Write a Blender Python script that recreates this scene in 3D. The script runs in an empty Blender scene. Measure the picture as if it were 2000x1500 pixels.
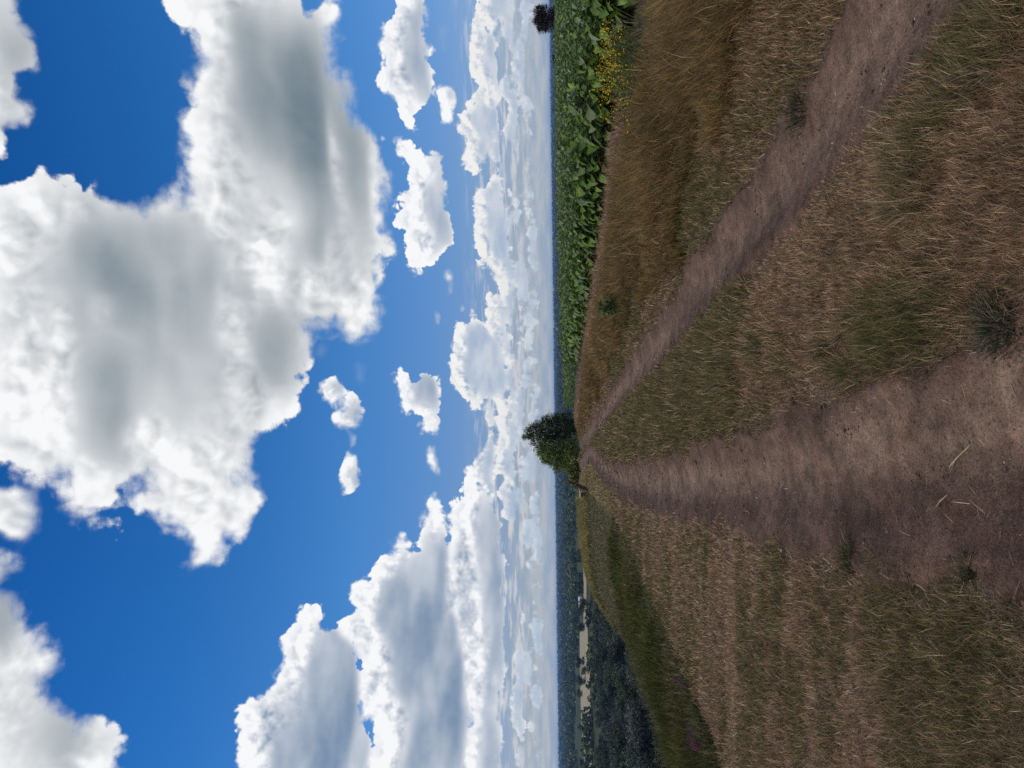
import bpy, math, random
import numpy as np
from mathutils import Vector, Matrix

scene = bpy.context.scene
C = scene.collection
RAD = math.radians

# ------------------------------------------------------------------ camera
# The photograph was taken with the phone held upright but is stored on its
# side: world up points to the left edge of the picture.
FOC = 1444.0                                   # focal length in photo pixels (2000 px wide)
CAM_H = 1.6
PITCH, ROLL = math.atan(84/FOC), -0.0125
f_ = Vector((0, math.cos(PITCH), math.sin(PITCH)))
u0 = Vector((0, -math.sin(PITCH), math.cos(PITCH)))
r0 = Vector((1, 0, 0))
r_ = r0*math.cos(ROLL) + u0*math.sin(ROLL)
u_ = -r0*math.sin(ROLL) + u0*math.cos(ROLL)
cam_data = bpy.data.cameras.new("camera")
cam = bpy.data.objects.new("camera", cam_data)
C.objects.link(cam)
cam_data.sensor_width = 36.0
cam_data.lens = 36.0*FOC/2000.0
cam_data.clip_start = 0.05
cam_data.clip_end = 60000
m = Matrix((( -u_.x, r_.x, -f_.x, 0), (-u_.y, r_.y, -f_.y, 0), (-u_.z, r_.z, -f_.z, CAM_H), (0, 0, 0, 1)))
cam.matrix_world = m
scene.camera = cam

def ray(px, py):
    """world direction of a photo pixel"""
    return f_ + r_*((750-py)/FOC) + u_*((1000-px)/FOC)

def ground(px, py, z=0.0):
    """point where the line of sight of a photo pixel meets height z"""
    d = ray(px, py)
    t = (z-CAM_H)/d.z
    return Vector((d.x*t, d.y*t, z))

def at(px, py, Y):
    """point on the line of sight of a photo pixel at forward distance Y"""
    d = ray(px, py)
    return Vector((0, 0, CAM_H)) + d*(Y/d.y)

# ------------------------------------------------------------------ light
SUN_AZ, SUN_EL = RAD(-100), RAD(42)            # azimuth from +Y towards +X
scene.view_settings.view_transform = 'Standard'
scene.view_settings.look = 'None'
scene.view_settings.exposure = 0.0
scene.view_settings.gamma = 1.0
scene.cycles.use_denoising = False
scene.cycles.max_bounces = 6
sun_dir = Vector((math.sin(SUN_AZ)*math.cos(SUN_EL), math.cos(SUN_AZ)*math.cos(SUN_EL), math.sin(SUN_EL)))
sd = bpy.data.lights.new("sun", 'SUN')
sd.energy = 2.0
sd.angle = RAD(10)
sd.color = (1.0, 0.88, 0.72)
sun = bpy.data.objects.new("sun", sd)
C.objects.link(sun)
sun.rotation_euler = (-sun_dir).to_track_quat('-Z', 'Y').to_euler()
sun.location = (0, 0, 60)

# ------------------------------------------------------------------ node helper
class S:
    """a socket with arithmetic"""
    def __init__(self, nt, sock): self.nt, self.s = nt, sock
    def _m(self, op, *a, clamp=False):
        n = self.nt.nodes.new('ShaderNodeMath'); n.operation = op; n.use_clamp = clamp
        for i, v in enumerate((self,)+a):
            if isinstance(v, S): self.nt.links.new(v.s, n.inputs[i])
            else: n.inputs[i].default_value = v
        return S(self.nt, n.outputs[0])
    def __add__(self, o): return self._m('ADD', o)
    __radd__ = __add__
    def __sub__(self, o): return self._m('SUBTRACT', o)
    def __rsub__(self, o): return (self*-1.0)+o
    def __mul__(self, o): return self._m('MULTIPLY', o)
    __rmul__ = __mul__
    def __truediv__(self, o): return self._m('DIVIDE', o)
    def max(self, o): return self._m('MAXIMUM', o)
    def min(self, o): return self._m('MINIMUM', o)
    def smax(self, o, k): return self._m('SMOOTH_MAX', o, k)
    def abs(self): return self._m('ABSOLUTE')
    def pow(self, o): return self._m('POWER', o)
    def sqrt(self): return self._m('SQRT')
    def clamp(self): return self._m('ADD', 0.0, clamp=True)
    def exp(self): return self._m('EXPONENT')
    def step(self, a, b, lo=0.0, hi=1.0, kind='SMOOTHSTEP'):
        n = self.nt.nodes.new('ShaderNodeMapRange'); n.interpolation_type = kind
        self.nt.links.new(self.s, n.inputs[0])
        for i, v in enumerate((a, b, lo, hi)):
            if isinstance(v, S): self.nt.links.new(v.s, n.inputs[1+i])
            else: n.inputs[1+i].default_value = v
        return S(self.nt, n.outputs[0])

def set_in(nt, sock, v):
    if isinstance(v, S): nt.links.new(v.s, sock)
    else: sock.default_value = v
def comb(nt, x, y, z):
    n = nt.nodes.new('ShaderNodeCombineXYZ')
    for i, v in enumerate((x, y, z)): set_in(nt, n.inputs[i], v)
    return S(nt, n.outputs[0])
def sep(nt, v):
    n = nt.nodes.new('ShaderNodeSeparateXYZ'); nt.links.new(v.s, n.inputs[0])
    return [S(nt, o) for o in n.outputs]
def vmath(nt, op, a, b=None, scale=None):
    n = nt.nodes.new('ShaderNodeVectorMath'); n.operation = op
    set_in(nt, n.inputs[0], a)
    if b is not None: set_in(nt, n.inputs[1], b)
    if scale is not None: set_in(nt, n.inputs['Scale'], scale)
    return S(nt, n.outputs[0])
def noise(nt, vec, scale, detail=4, rough=0.5, lac=2.0, dist=0.0, color=False, dims='3D'):
    n = nt.nodes.new('ShaderNodeTexNoise'); n.noise_dimensions = dims
    nt.links.new(vec.s, n.inputs['Vector'])
    for k, v in (('Scale', scale), ('Detail', detail), ('Roughness', rough), ('Lacunarity', lac), ('Distortion', dist)):
        set_in(nt, n.inputs[k], v)
    return S(nt, n.outputs['Color' if color else 0])
def voronoi(nt, vec, scale, detail=2, rough=0.5, dims='2D'):
    n = nt.nodes.new('ShaderNodeTexVoronoi'); n.voronoi_dimensions = dims; n.feature = 'F1'
    nt.links.new(vec.s, n.inputs['Vector'])
    n.inputs['Scale'].default_value = scale; n.inputs['Detail'].default_value = detail; n.inputs['Roughness'].default_value = rough
    return S(nt, n.outputs['Distance'])
def mix(nt, fac, a, b):
    n = nt.nodes.new('ShaderNodeMix'); n.data_type = 'RGBA'; n.clamp_factor = True
    set_in(nt, n.inputs[0], fac)
    for sock, v in ((n.inputs[6], a), (n.inputs[7], b)):
        if isinstance(v, S): nt.links.new(v.s, sock)
        else: sock.default_value = (*v[:3], 1)
    return S(nt, n.outputs[2])
def mulc(nt, a, b):
    n = nt.nodes.new('ShaderNodeMix'); n.data_type = 'RGBA'; n.blend_type = 'MULTIPLY'; n.inputs[0].default_value = 1
    for sock, v in ((n.inputs[6], a), (n.inputs[7], b)):
        if isinstance(v, S): nt.links.new(v.s, sock)
        else: sock.default_value = (*v[:3], 1)
    return S(nt, n.outputs[2])
def ramp(nt, fac, stops, interp='LINEAR'):
    n = nt.nodes.new('ShaderNodeValToRGB'); cr = n.color_ramp; cr.interpolation = interp
    set_in(nt, n.inputs[0], fac)
    while len(cr.elements) < len(stops): cr.elements.new(0.5)
    for e, (p, c) in zip(cr.elements, stops):
        e.position = p; e.color = (*c[:3], 1)
    return S(nt, n.outputs[0])
def lin(r, g, b):
    return tuple(((c/255)/12.92 if c/255 <= 0.04045 else ((c/255+0.055)/1.055)**2.4) for c in (r, g, b))

# ------------------------------------------------------------------ sky
# --- world: clear blue daylight
world = bpy.data.worlds.new("World")
scene.world = world
world.use_nodes = True
wt = world.node_tree
wt.nodes.clear()
tc = wt.nodes.new('ShaderNodeTexCoord')
dz = sep(wt, vmath(wt, 'NORMALIZE', S(wt, tc.outputs['Generated'])))[2].max(0.0)
SKY_STRENGTH = 0.105
def clear_sky(nt, height, vec=None):
    st = nt.nodes.new('ShaderNodeTexSky'); st.sky_type = 'NISHITA'; st.sun_disc = False
    st.sun_elevation = SUN_EL; st.sun_rotation = SUN_AZ; st.air_density = 1.0; st.dust_density = 0.6; st.ozone_density = 2.0
    if vec is not None: nt.links.new(vec.s, st.inputs[0])
    tint = ramp(nt, height, [(0.0, (0.66, 0.66, 0.84)), (0.06, (0.60, 0.65, 0.92)), (0.14, (0.46, 0.68, 1.04)), (0.26, (0.33, 0.76, 1.20)), (0.45, (0.15, 0.66, 1.20)), (0.62, (0.075, 0.55, 1.14)), (1.0, (0.025, 0.40, 1.0))])
    return mulc(nt, S(nt, st.outputs[0]), tint)
out = wt.nodes.new('ShaderNodeOutputWorld'); bg = wt.nodes.new('ShaderNodeBackground')
wt.links.new(bg.outputs[0], out.inputs[0])
wdir = vmath(wt, 'NORMALIZE', S(wt, tc.outputs['Generated']))
wcl = noise(wt, wdir, 2.6, 5, 0.55).step(0.44, 0.56)*dz.step(0.0, 0.12)        # broken cumulus over the rest of the sky
wcol = mix(wt, wcl, mulc(wt, clear_sky(wt, dz), (SKY_STRENGTH,)*3), (0.86, 0.87, 0.88))
wt.links.new(wcol.s, bg.inputs[0])
bg.inputs[1].default_value = 1.0
world.cycles.sampling_method = 'MANUAL'; world.cycles.sample_map_resolution = 512

# --- clouds: a shell far outside the land. Coverage and self-shading are smooth
# fields over the sky (azimuth / elevation); the ragged detail is noise in the material.
AZ0, AZ1, EL0, EL1, STEP = -76.0, 76.0, -1.0, 64.0, 0.1
gaz = np.arange(AZ0, AZ1+1e-6, STEP); gel = np.arange(EL0, EL1+1e-6, STEP)
GA, GE = np.meshgrid(gaz, gel)                          # rows: elevation
def to_sky(px, py):
    d = ray(px, py)
    return math.degrees(math.atan2(d.x, d.y)), math.degrees(math.atan2(d.z, math.hypot(d.x, d.y)))
def poly_sdf(pts, margin=6.0):
    """signed distance in degrees (positive inside) to a cloud outline"""
    P = np.array([to_sky(*p) for p in pts])
    o = np.full(GA.shape, -margin)
    a0, a1 = P[:, 0].min()-margin, P[:, 0].max()+margin
    e0, e1 = P[:, 1].min()-margin, P[:, 1].max()+margin
    ia = slice(max(0, int((a0-AZ0)/STEP)), max(0, int((a1-AZ0)/STEP)+1)); ie = slice(max(0, int((e0-EL0)/STEP)), max(0, int((e1-EL0)/STEP)+1))
    X, Y = GA[ie, ia], GE[ie, ia]
    if X.size == 0: return o
    d2 = np.full(X.shape, 1e9); ins = np.zeros(X.shape, bool)
    for i in range(len(P)):
        (ax, ay), (bx, by) = P[i], P[(i+1) % len(P)]
        ex, ey = bx-ax, by-ay
        t = np.clip(((X-ax)*ex+(Y-ay)*ey)/(ex*ex+ey*ey+1e-12), 0, 1)
        d2 = np.minimum(d2, (X-ax-t*ex)**2+(Y-ay-t*ey)**2)
        c = ((ay <= Y) != (by <= Y))
        with np.errstate(divide='ignore', invalid='ignore'):
            xi = ax+(Y-ay)*ex/(ey if abs(ey) > 1e-12 else 1e-12)
        ins ^= c & (X < xi)
    o[ie, ia] = np.where(ins, 1, -1)*np.sqrt(d2)
    return o
def blur(a, sig):
    """gaussian blur by repeated box sums, sigma in degrees"""
    r = max(1, int(round(sig/STEP*math.sqrt(3.0/3)*1.0)))
    for _ in range(3):
        for ax in (0, 1):
            p = np.pad(a, [(r+1, r) if k == ax else (0, 0) for k in (0, 1)], mode='edge')
            c = np.cumsum(p, axis=ax, dtype=np.float64)
            n = a.shape[ax]
            a = (np.take(c, range(2*r+1, 2*r+1+n), ax)-np.take(c, range(0, n), ax))/(2*r+1)
    return a
def shift(a, daz, del_):
    """field sampled at a point moved by (daz, del) degrees"""
    i, j = int(round(del_/STEP)), int(round(daz/STEP))
    return np.roll(np.roll(a, -i, 0), -j, 1)
def sst(a, lo, hi):
    t = np.clip((a-lo)/(hi-lo), 0, 1); return t*t*(3-2*t)
def spot(px, py, rv, rh, soft=0.2):
    a, e = to_sky(px, py); k = math.degrees(1/FOC)
    r = np.hypot((GA-a)/(rh*k), (GE-e)/(rv*k))
    return 1-sst(r, soft, 1.15)
def circ(px, py, rv, rh, n=14): return [(px+rv*math.cos(6.2832*i/n), py+rh*math.sin(6.2832*i/n)) for i in range(n)]

NEAR = [
 [(320, -60), (318, 10), (325, 45), (345, 75), (368, 88), (385, 120), (372, 145), (365, 180), (365, 220), (361, 260), (360, 300), (362, 340), (366, 378),
  (330, 430), (330, 600), (330, 760), (400, 860), (495, 872), (520, 842), (548, 822), (578, 768), (602, 728), (612, 690), (606, 648), (626, 656), (648, 655),
  (655, 630), (662, 652), (685, 676), (716, 665), (738, 625), (742, 552), (750, 510), (766, 490), (765, 440), (757, 350), (745, 295), (710, 225), (686, 155), (656, 110), (668, 72), (650, 62), (632, 14), (600, 20), (584, -60)],
 [(-60, 348), (40, 345), (80, 330), (130, 335), (170, 360), (200, 372), (238, 402), (270, 386), (330, 385), (364, 378), (420, 340), (450, 430), (462, 520), (470, 600), (480, 660), (520, 760), (505, 868),
  (486, 924), (498, 1000), (495, 1032), (466, 1058), (440, 1048), (428, 1088), (405, 1108), (380, 1118), (360, 1100), (374, 1076), (352, 1062), (340, 1032), (316, 1050), (300, 1032), (270, 1010), (254, 976), (274, 952), (270, 928),
  (244, 944), (236, 1030), (222, 1000), (182, 1020), (146, 1026), (116, 996), (112, 942), (30, 942), (0, 920), (-60, 900)],
 [(-60, -60), (15, -60), (40, 20), (70, 60), (75, 90), (70, 130), (45, 150), (38, 188), (60, 202), (75, 230), (68, 248), (30, 255), (16, 250), (18, 290), (4, 312), (-60, 310)],
 [(0, 948), (35, 945), (60, 960), (65, 985), (76, 1000), (70, 1040), (40, 1055), (10, 1050), (-30, 1030), (-30, 960)],
 [(-60, 1070), (25, 1080), (44, 1096), (30, 1140), (45, 1200), (52, 1226), (75, 1220), (86, 1240), (100, 1256), (120, 1245), (136, 1264), (130, 1290), (106, 1318), (110, 1350), (126, 1370), (150, 1380), (176, 1386), (190, 1402), (206, 1430), (226, 1415), (236, 1440), (222, 1480), (215, 1560), (-60, 1560)],
]
WISP = [[(630, -10), (640, 10), (655, 15), (664, 22), (650, 30), (632, 24)], [(700, 712), (708, 720), (706, 745), (698, 740)], [(620, 690), (628, 675), (636, 680), (630, 695)], [(862, 52), (872, 52), (870, 98), (864, 98)]]
MID = [
 [(600, 1182), (610, 1172), (625, 1178), (632, 1220), (660, 1230), (690, 1245), (696, 1280), (700, 1330), (698, 1370), (712, 1410), (725, 1440), (725, 1480), (740, 1560), (455, 1560), (455, 1500), (464, 1456), (457, 1440), (455, 1405), (475, 1380), (500, 1360), (530, 1340), (535, 1300), (553, 1280), (555, 1245), (570, 1220), (590, 1196)],
 [(830, 970), (850, 975), (866, 990), (868, 1030), (885, 1100), (930, 1200), (940, 1300), (930, 1400), (930, 1560), (700, 1560), (720, 1480), (728, 1440), (720, 1405), (702, 1385), (703, 1330), (706, 1300), (693, 1265), (662, 1238), (664, 1215), (690, 1195), (683, 1160), (692, 1140), (728, 1130), (742, 1110), (750, 1085), (775, 1083), (771, 1060), (772, 1040), (788, 1037), (802, 1065), (812, 1083), (822, 1072), (824, 1010)],
 [(916, 906), (905, 940), (895, 975), (880, 990), (876, 1030), (872, 1100), (884, 1200), (905, 1300), (915, 1400), (895, 1560), (978, 1560), (980, 1400), (984, 1300), (984, 1060), (976, 1010), (965, 985), (955, 960), (935, 945), (926, 914)],
 [(770, -40), (768, 15), (755, 40), (744, 60), (742, 90), (750, 110), (748, 135), (739, 155), (752, 178), (768, 200), (778, 235), (795, 250), (800, 262), (810, 262), (808, 238), (818, 228), (822, 200), (832, 203), (843, 200), (842, 175), (838, 140), (836, 100), (830, 40), (826, -40)],
 [(750, 266), (758, 262), (788, 268), (800, 262), (810, 300), (838, 312), (846, 296), (856, 292), (866, 310), (868, 330), (870, 370), (874, 410), (884, 450), (882, 475), (868, 480), (858, 500), (845, 520), (815, 533), (796, 520), (788, 495), (800, 480), (778, 440), (776, 410), (790, 380), (798, 365), (796, 335), (778, 300)],
 [(850, 170), (870, 166), (888, 172), (890, 195), (880, 212), (880, 240), (862, 242), (860, 222), (866, 210), (858, 190)],
 [(623, 760), (634, 740), (655, 734), (668, 752), (672, 765), (660, 780), (650, 792), (634, 785)],
 [(652, 825), (655, 812), (672, 800), (680, 772), (692, 762), (704, 780), (708, 800), (700, 830), (690, 838), (662, 840)], [(680, 842), (690, 842), (698, 862), (686, 872)],
 [(664, 950), (666, 925), (672, 910), (680, 886), (696, 892), (706, 920), (704, 948), (688, 970), (668, 966)],
 [(768, 740), (776, 722), (795, 728), (812, 740), (822, 728), (838, 728), (852, 748), (858, 780), (862, 820), (860, 850), (846, 858), (826, 848), (814, 840), (824, 818), (812, 800), (804, 802), (796, 810), (778, 800), (772, 770)],
 [(832, 872), (846, 866), (852, 880), (856, 915), (856, 926), (838, 918), (830, 900)],
 [(849, 608), (856, 606), (862, 625), (855, 637), (849, 628)], [(866, 525), (880, 522), (886, 538), (880, 552), (868, 548)], [(876, 556), (884, 554), (882, 576), (876, 574)],
]
FAR = [
 [(930, -40), (985, -60), (985, 30), (965, 60), (930, 55)],
 [(918, 80), (925, 60), (936, 45), (950, 60), (968, 80), (972, 150), (975, 200), (965, 215), (945, 200), (935, 165), (922, 150), (918, 120)],
 [(890, 245), (896, 225), (905, 210), (915, 196), (928, 200), (935, 210), (965, 235), (972, 270), (965, 280), (945, 265), (935, 290), (932, 310), (934, 345), (928, 350), (905, 330), (900, 305), (910, 295), (905, 270)],
 [(920, 380), (930, 365), (945, 368), (950, 350), (960, 340), (978, 345), (990, 420), (1000, 560), (985, 600), (970, 560), (960, 525), (940, 520), (935, 500), (922, 460), (926, 425)],
 [(948, 600), (955, 575), (975, 570), (990, 640), (1005, 700), (990, 720), (960, 690)],
 [(876, 720), (880, 705), (888, 690), (882, 670), (888, 640), (890, 628), (912, 632), (925, 620), (940, 632), (955, 650), (975, 660), (985, 720), (988, 800), (998, 830), (975, 812), (960, 775), (945, 780), (938, 802), (920, 800), (912, 780), (895, 765), (882, 745)],
 [(916, 600), (925, 598), (930, 620), (918, 618)], [(902, 590), (908, 600), (906, 616), (899, 612)],
 [(968, 820), (985, 810), (1000, 880), (1004, 960), (990, 960), (975, 930), (958, 945), (958, 925), (966, 900), (972, 875)],
]
rs = np.random.RandomState(4)
def blob(px, py, rv, rh):
    n = 12; return [(px+rv*(0.75+0.5*rs.rand())*math.cos(6.2832*i/n), py+rh*(0.75+0.5*rs.rand())*math.sin(6.2832*i/n)) for i in range(n)]
# the rest of the sky on either side of and above the photograph
for px, py, rv, rh in [(-250, 300, 130, 300), (-330, 1200, 120, 260), (150, 1900, 180, 260), (300, -500, 200, 220), (-150, -900, 180, 300), (-200, 2600, 200, 300), (-620, 700, 160, 400)]: NEAR.append(blob(px, py, rv, rh))
for px, py, rv, rh in [(640, 1800, 100, 260), (850, 2300, 90, 300), (750, -300, 60, 150), (880, -700, 70, 220), (650, -1100, 90, 200), (780, 2900, 80, 300)]: MID.append(blob(px, py, rv, rh))

K = math.degrees(1/FOC)                                  # degrees per photo pixel
def rows():
    """ranks of small cumulus towards the horizon: flat bases, bumpy tops"""
    out = []
    def n1(freq, oct_, seed):
        r = np.random.RandomState(seed); y = np.zeros(len(gaz)); a = 1.0; tot = 0
        for o in range(oct_):
            k = r.rand(int(160*freq*2**o)+4); x = (gaz-AZ0)*freq*2**o; i = x.astype(int); t = x-i; t = t*t*(3-2*t)
            y += a*(k[i]*(1-t)+k[i+1]*t); tot += a; a *= 0.55
        return y/tot
    for q, (base, h, freq, cov) in enumerate([(1.15, 0.5, 0.55, 0.30), (1.5, 0.6, 0.5, 0.31), (1.95, 0.75, 0.42, 0.33), (2.5, 0.95, 0.36, 0.36), (3.1, 1.35, 0.30, 0.39), (3.9, 1.7, 0.22, 0.46), (4.8, 1.8, 0.18, 0.53)]):
        top = h*np.clip((n1(freq, 4, 11+q)-cov)/(0.75-cov), -0.6, 1.25)
        b = base+0.10*(n1(0.2, 2, 40+q)-0.5)
        E = GE-b[None, :]; T = top[None, :]
        sdf = np.minimum(E, (T-E)*0.8)
        tone = np.clip(1-E/np.maximum(T*0.9, 0.12), 0, 1)
        out.append((sdf, 0.15+0.75*tone**1.3))
    return out
def field(polys, amp, k, sun, wthick, wocc, holes=(), darks=(), brights=(), hard=0.25, back=()):
    D = np.full(GA.shape, -6.0); Sh = np.zeros(GA.shape); A = np.full(GA.shape, amp*0.4)
    for s, si in back:
        D = np.maximum(D, s); A[s > -0.4] = amp*0.45
        f = sst(s, -0.10, 0.12); Sh = Sh*(1-f)+si*f
    for p in polys:
        s = poly_sdf(p)
        big = float(s.max())
        if big < -1: continue
        D = np.maximum(D, s)
        near = s > -1.5*amp
        A[near] = np.where(s >= D-1e-9, min(amp, 0.75*big+0.02), A)[near]
        msk = sst(s, -0.05, 0.25)
        w = min(k, max(0.35, big))
        B = blur(msk, w*0.55)
        T = sst(B, 0.45, 1.0)
        O = sst(blur(msk, w*0.4), 0.2, 1)*0+sst(shift(blur(msk, w*0.35), sun[0]*w, sun[1]*w), 0.15, 1.0)
        si = np.clip(T*wthick+O*wocc, 0, 1.2)
        f = sst(s, -hard*amp, hard*amp*0.6+0.08)
        Sh = Sh*(1-f)+si*f
        far_ = s < 0
        Sh = np.where((f > 0.02) | ~far_, Sh, np.maximum(Sh, 0))
    for h in holes:
        D = np.minimum(D, -poly_sdf(h, 30.0)*6.0)
    for (x, w_) in darks: Sh = Sh+spot(*x)*w_
    for (x, w_) in brights: Sh = Sh*(1-spot(*x)*w_)
    return blur(D, 0.12), blur(np.clip(Sh, 0, 1.3), 0.12), blur(A, 0.3)

HOLES = []
DARK_N = [((560, 190, 120, 180), .62), ((600, 330, 55, 250), .55), ((700, 330, 30, 200), .42), ((310, 520, 150, 140), .50), ((340, 680, 85, 180), .42), ((200, 800, 65, 160), .55), ((150, 560, 110, 130), .22), ((535, 700, 62, 110), .30), ((470, 560, 30, 60), .15), ((20, 60, 50, 120), .4), ((10, 1180, 40, 130), .7), ((90, 1430, 70, 90), .25), ((450, 60, 60, 60), .2), ((600, 90, 40, 70), .3)]
BRIGHT_N = [((650, 300, 14, 110), .6), ((645, 520, 20, 120), .4), ((735, 400, 14, 130), .75), ((560, 430, 50, 50), .4), ((520, 520, 50, 90), .9), ((200, 600, 30, 40), .35), ((60, 800, 90, 130), .9), ((380, 950, 120, 120), .85), ((290, 860, 50, 60), .8), ((120, 640, 30, 120), .4), ((700, 610, 40, 70), .7), ((610, 560, 40, 60), .75), ((385, 250, 26, 170), .9), ((400, 60, 50, 70), .6), ((410, 420, 30, 60), .6), ((150, 960, 60, 80), .9)]
DARK_M = [((640, 1450, 55, 120), .40), ((690, 1350, 14, 100), .25), ((900, 1260, 30, 220), .30), ((850, 1250, 40, 160), .22), ((968, 1080, 18, 120), .5), ((950, 1450, 22, 130), .5), ((955, 1250, 18, 130), .35), ((805, 1170, 30, 100), .2), ((860, 1450, 60, 100), .25), ((840, 395, 16, 60), .3), ((866, 420, 10, 40), .2), ((815, 120, 10, 90), .18), ((790, 90, 10, 90), .14), ((845, 770, 10, 50), .22)]
BRIGHT_M = [((955, 1240, 10, 60), .5), ((910, 1310, 9, 160), .45), ((870, 1180, 12, 70), .35), ((720, 1300, 30, 90), .5), ((770, 1420, 40, 60), .5), ((560, 1380, 60, 80), .5), ((880, 1130, 14, 120), .5), ((690, 1500, 12, 100), .4)]
fN = field(NEAR, 2.0, 4.2, (-0.5, 0.9), 0.24, 0.20, HOLES, DARK_N, BRIGHT_N)
fM = field(MID, 0.95, 2.0, (-0.35, 1.0), 0.12, 0.70, (), DARK_M, BRIGHT_M)
fF = field(FAR, 0.5, 0.95, (-0.3, 1.0), 0.15, 0.6, back=rows())
fW = field(WISP, 0.9, 1.0, (0, 1), 0.1, 0.1)

def grid_mesh(name, verts, nr, nc):
    me = bpy.data.meshes.new(name)
    idx = np.arange(nr*nc).reshape(nr, nc)
    q = np.stack([idx[:-1, :-1], idx[:-1, 1:], idx[1:, 1:], idx[1:, :-1]], -1).reshape(-1)
    nf = len(q)//4
    me.vertices.add(len(verts)); me.vertices.foreach_set('co', np.ascontiguousarray(verts, np.float32).ravel())
    me.loops.add(len(q)); me.loops.foreach_set('vertex_index', q.astype(np.int32))
    me.polygons.add(nf); me.polygons.foreach_set('loop_start', np.arange(0, len(q), 4, dtype=np.int32))
    me.update(calc_edges=True)
    return me
def fattr(me, name, vals):
    a = me.attributes.new(name, 'FLOAT', 'POINT'); a.data.foreach_set('value', np.ascontiguousarray(vals, np.float32).ravel())

SKY_R = 30000.0
ra, re = np.radians(GA), np.radians(GE)
V = np.stack([np.sin(ra)*np.cos(re), np.cos(ra)*np.cos(re), np.sin(re)], -1).reshape(-1, 3)*SKY_R
me = grid_mesh('sky', V, *GA.shape)
for nm, f in (('near', fN), ('mid', fM), ('far', fF), ('wisp', fW)):
    fattr(me, nm+'_depth', np.radians(f[0])); fattr(me, nm+'_shade', f[1]); fattr(me, nm+'_amp', np.radians(f[2]))
sky = bpy.data.objects.new('sky', me); C.objects.link(sky); sky['kind'] = 'structure'
mat = bpy.data.materials.new('clouds'); mat.use_nodes = True; mat.cycles.emission_sampling = 'NONE'
nt = mat.node_tree; nt.nodes.clear()
def attr(nt, name):
    n = nt.nodes.new('ShaderNodeAttribute'); n.attribute_name = name; return S(nt, n.outputs['Fac'])
tc = nt.nodes.new('ShaderNodeTexCoord')
dirn = vmath(nt, 'SCALE', S(nt, tc.outputs['Object']), scale=1.0/SKY_R)
elv = sep(nt, dirn)[2]
def cloud_noise(off, nscale, detail, rough, bill, warp, seed):
    """fractal raggedness plus rounded billows (the folded noise gives cauliflower heads with dark creases)"""
    p = vmath(nt, 'ADD', dirn, (off[0], 0.0, off[1]+seed))
    w = vmath(nt, 'SUBTRACT', noise(nt, p, nscale*0.7, 1, 0.5, color=True), (0.5, 0.5, 0.5))
    pw = vmath(nt, 'ADD', p, vmath(nt, 'SCALE', w, scale=warp))
    n = noise(nt, pw, nscale, detail, rough)-0.5
    b = None
    for k_, a_ in ((1.0, 0.5), (2.3, 0.32), (5.1, 0.18)):
        t_ = ((noise(nt, vmath(nt, 'ADD', pw, (k_*0.37, k_*0.71, 0.0)), nscale*k_, 0, 0.5)*2.0-1.0).abs())*a_
        b = t_ if b is None else b+t_
    return n, b-0.17
x_, y_, z_ = sep(nt, dirn)
def cover(col, alpha, nm, seed, args, off, soft, white, grey, fine, base=0.10, nlow=1.0):
    (n1, b1), (n2, b2) = cloud_noise((0, 0), *args, seed), cloud_noise(off, *args, seed)
    depth, shade, amp = attr(nt, nm+'_depth'), attr(nt, nm+'_shade'), attr(nt, nm+'_amp')
    bill = args[3]
    D = depth + (n1*2.2*nlow+b1*bill+0.0)*amp
    edge = noise(nt, vmath(nt, 'ADD', dirn, (0, 0, seed*2+5)), args[0]*0.7, 2, 0.5).step(0.36, 0.64, 0.45, 2.4)
    a = (D/(edge*soft)+0.25).step(0.0, 1.0)
    # relief: does the cloud rise or fall towards the light
    rel = (b1-b2)*bill*0.8+(n1-n2)*0.8
    soft1 = noise(nt, comb(nt, x_, y_, z_*2.6+seed), args[0]*0.42, 2, 0.45).step(0.28, 0.72, 0.55, 1.4)
    deep = D.step(0.0, amp*1.1)
    sh = (1.0-(shade*-1.35*soft1).exp()) + base*deep - rel*fine*shade.step(0.12, 0.62, 1.0, 0.06)*deep.max(0.25)
    c = mix(nt, sh.clamp(), white, grey)
    if alpha is None: return c, a
    return mix(nt, a, col, c), (alpha + a - alpha*a)
hz = elv.step(0.0, 0.16, 0.55, 0.0, 'LINEAR')
farw = mix(nt, hz, lin(246, 246, 244), lin(216, 216, 216)); farg = mix(nt, hz, lin(136, 162, 196), lin(150, 176, 206))
col, al = cover(None, None, 'far', 3.1, (56.0, 6, 0.58, 1.6, 0.003), (-0.0025, 0.0060), 0.0025, farw, farg, 1.4, 0.05)
# the farthest rows of cloud, streaked along the horizon
x, y, z = sep(nt, dirn)
band = noise(nt, comb(nt, x*1.0, y*0.3, z*6.5), 22.0, 5, 0.58)
bandm = elv.step(0.004, 0.05, 0.0, 1.0)*elv.step(0.075, 0.125, 1.0, 0.0)
band2 = noise(nt, comb(nt, x*1.0, y*0.3, z*6.5+0.06), 22.0, 5, 0.58)
ba = band.step(0.44, 0.62)*bandm*0.8
bc = mix(nt, ((band2-band)*3.0+0.5).clamp(), mix(nt, hz, lin(228, 224, 220), lin(206, 208, 212)), lin(152, 176, 206))
col = mix(nt, al, bc, col); al = al + ba - al*ba
col, al = cover(col, al, 'mid', 7.7, (26.0, 7, 0.60, 1.6, 0.005), (-0.004, 0.010), 0.0045, lin(248, 249, 251), lin(106, 134, 166), 1.3, 0.05)
col, al = cover(col, al, 'near', 1.3, (12.0, 9, 0.62, 1.5, 0.012), (-0.007, 0.012), 0.013, lin(248, 249, 250), lin(100, 120, 133), 1.2, 0.03)
_, aw = cover(None, None, 'wisp', 5.5, (26.0, 8, 0.62, 0.9, 0.004), (0, 0.01), 0.016, (1, 1, 1), (1, 1, 1), 0.0)
aw = aw*0.5
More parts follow.
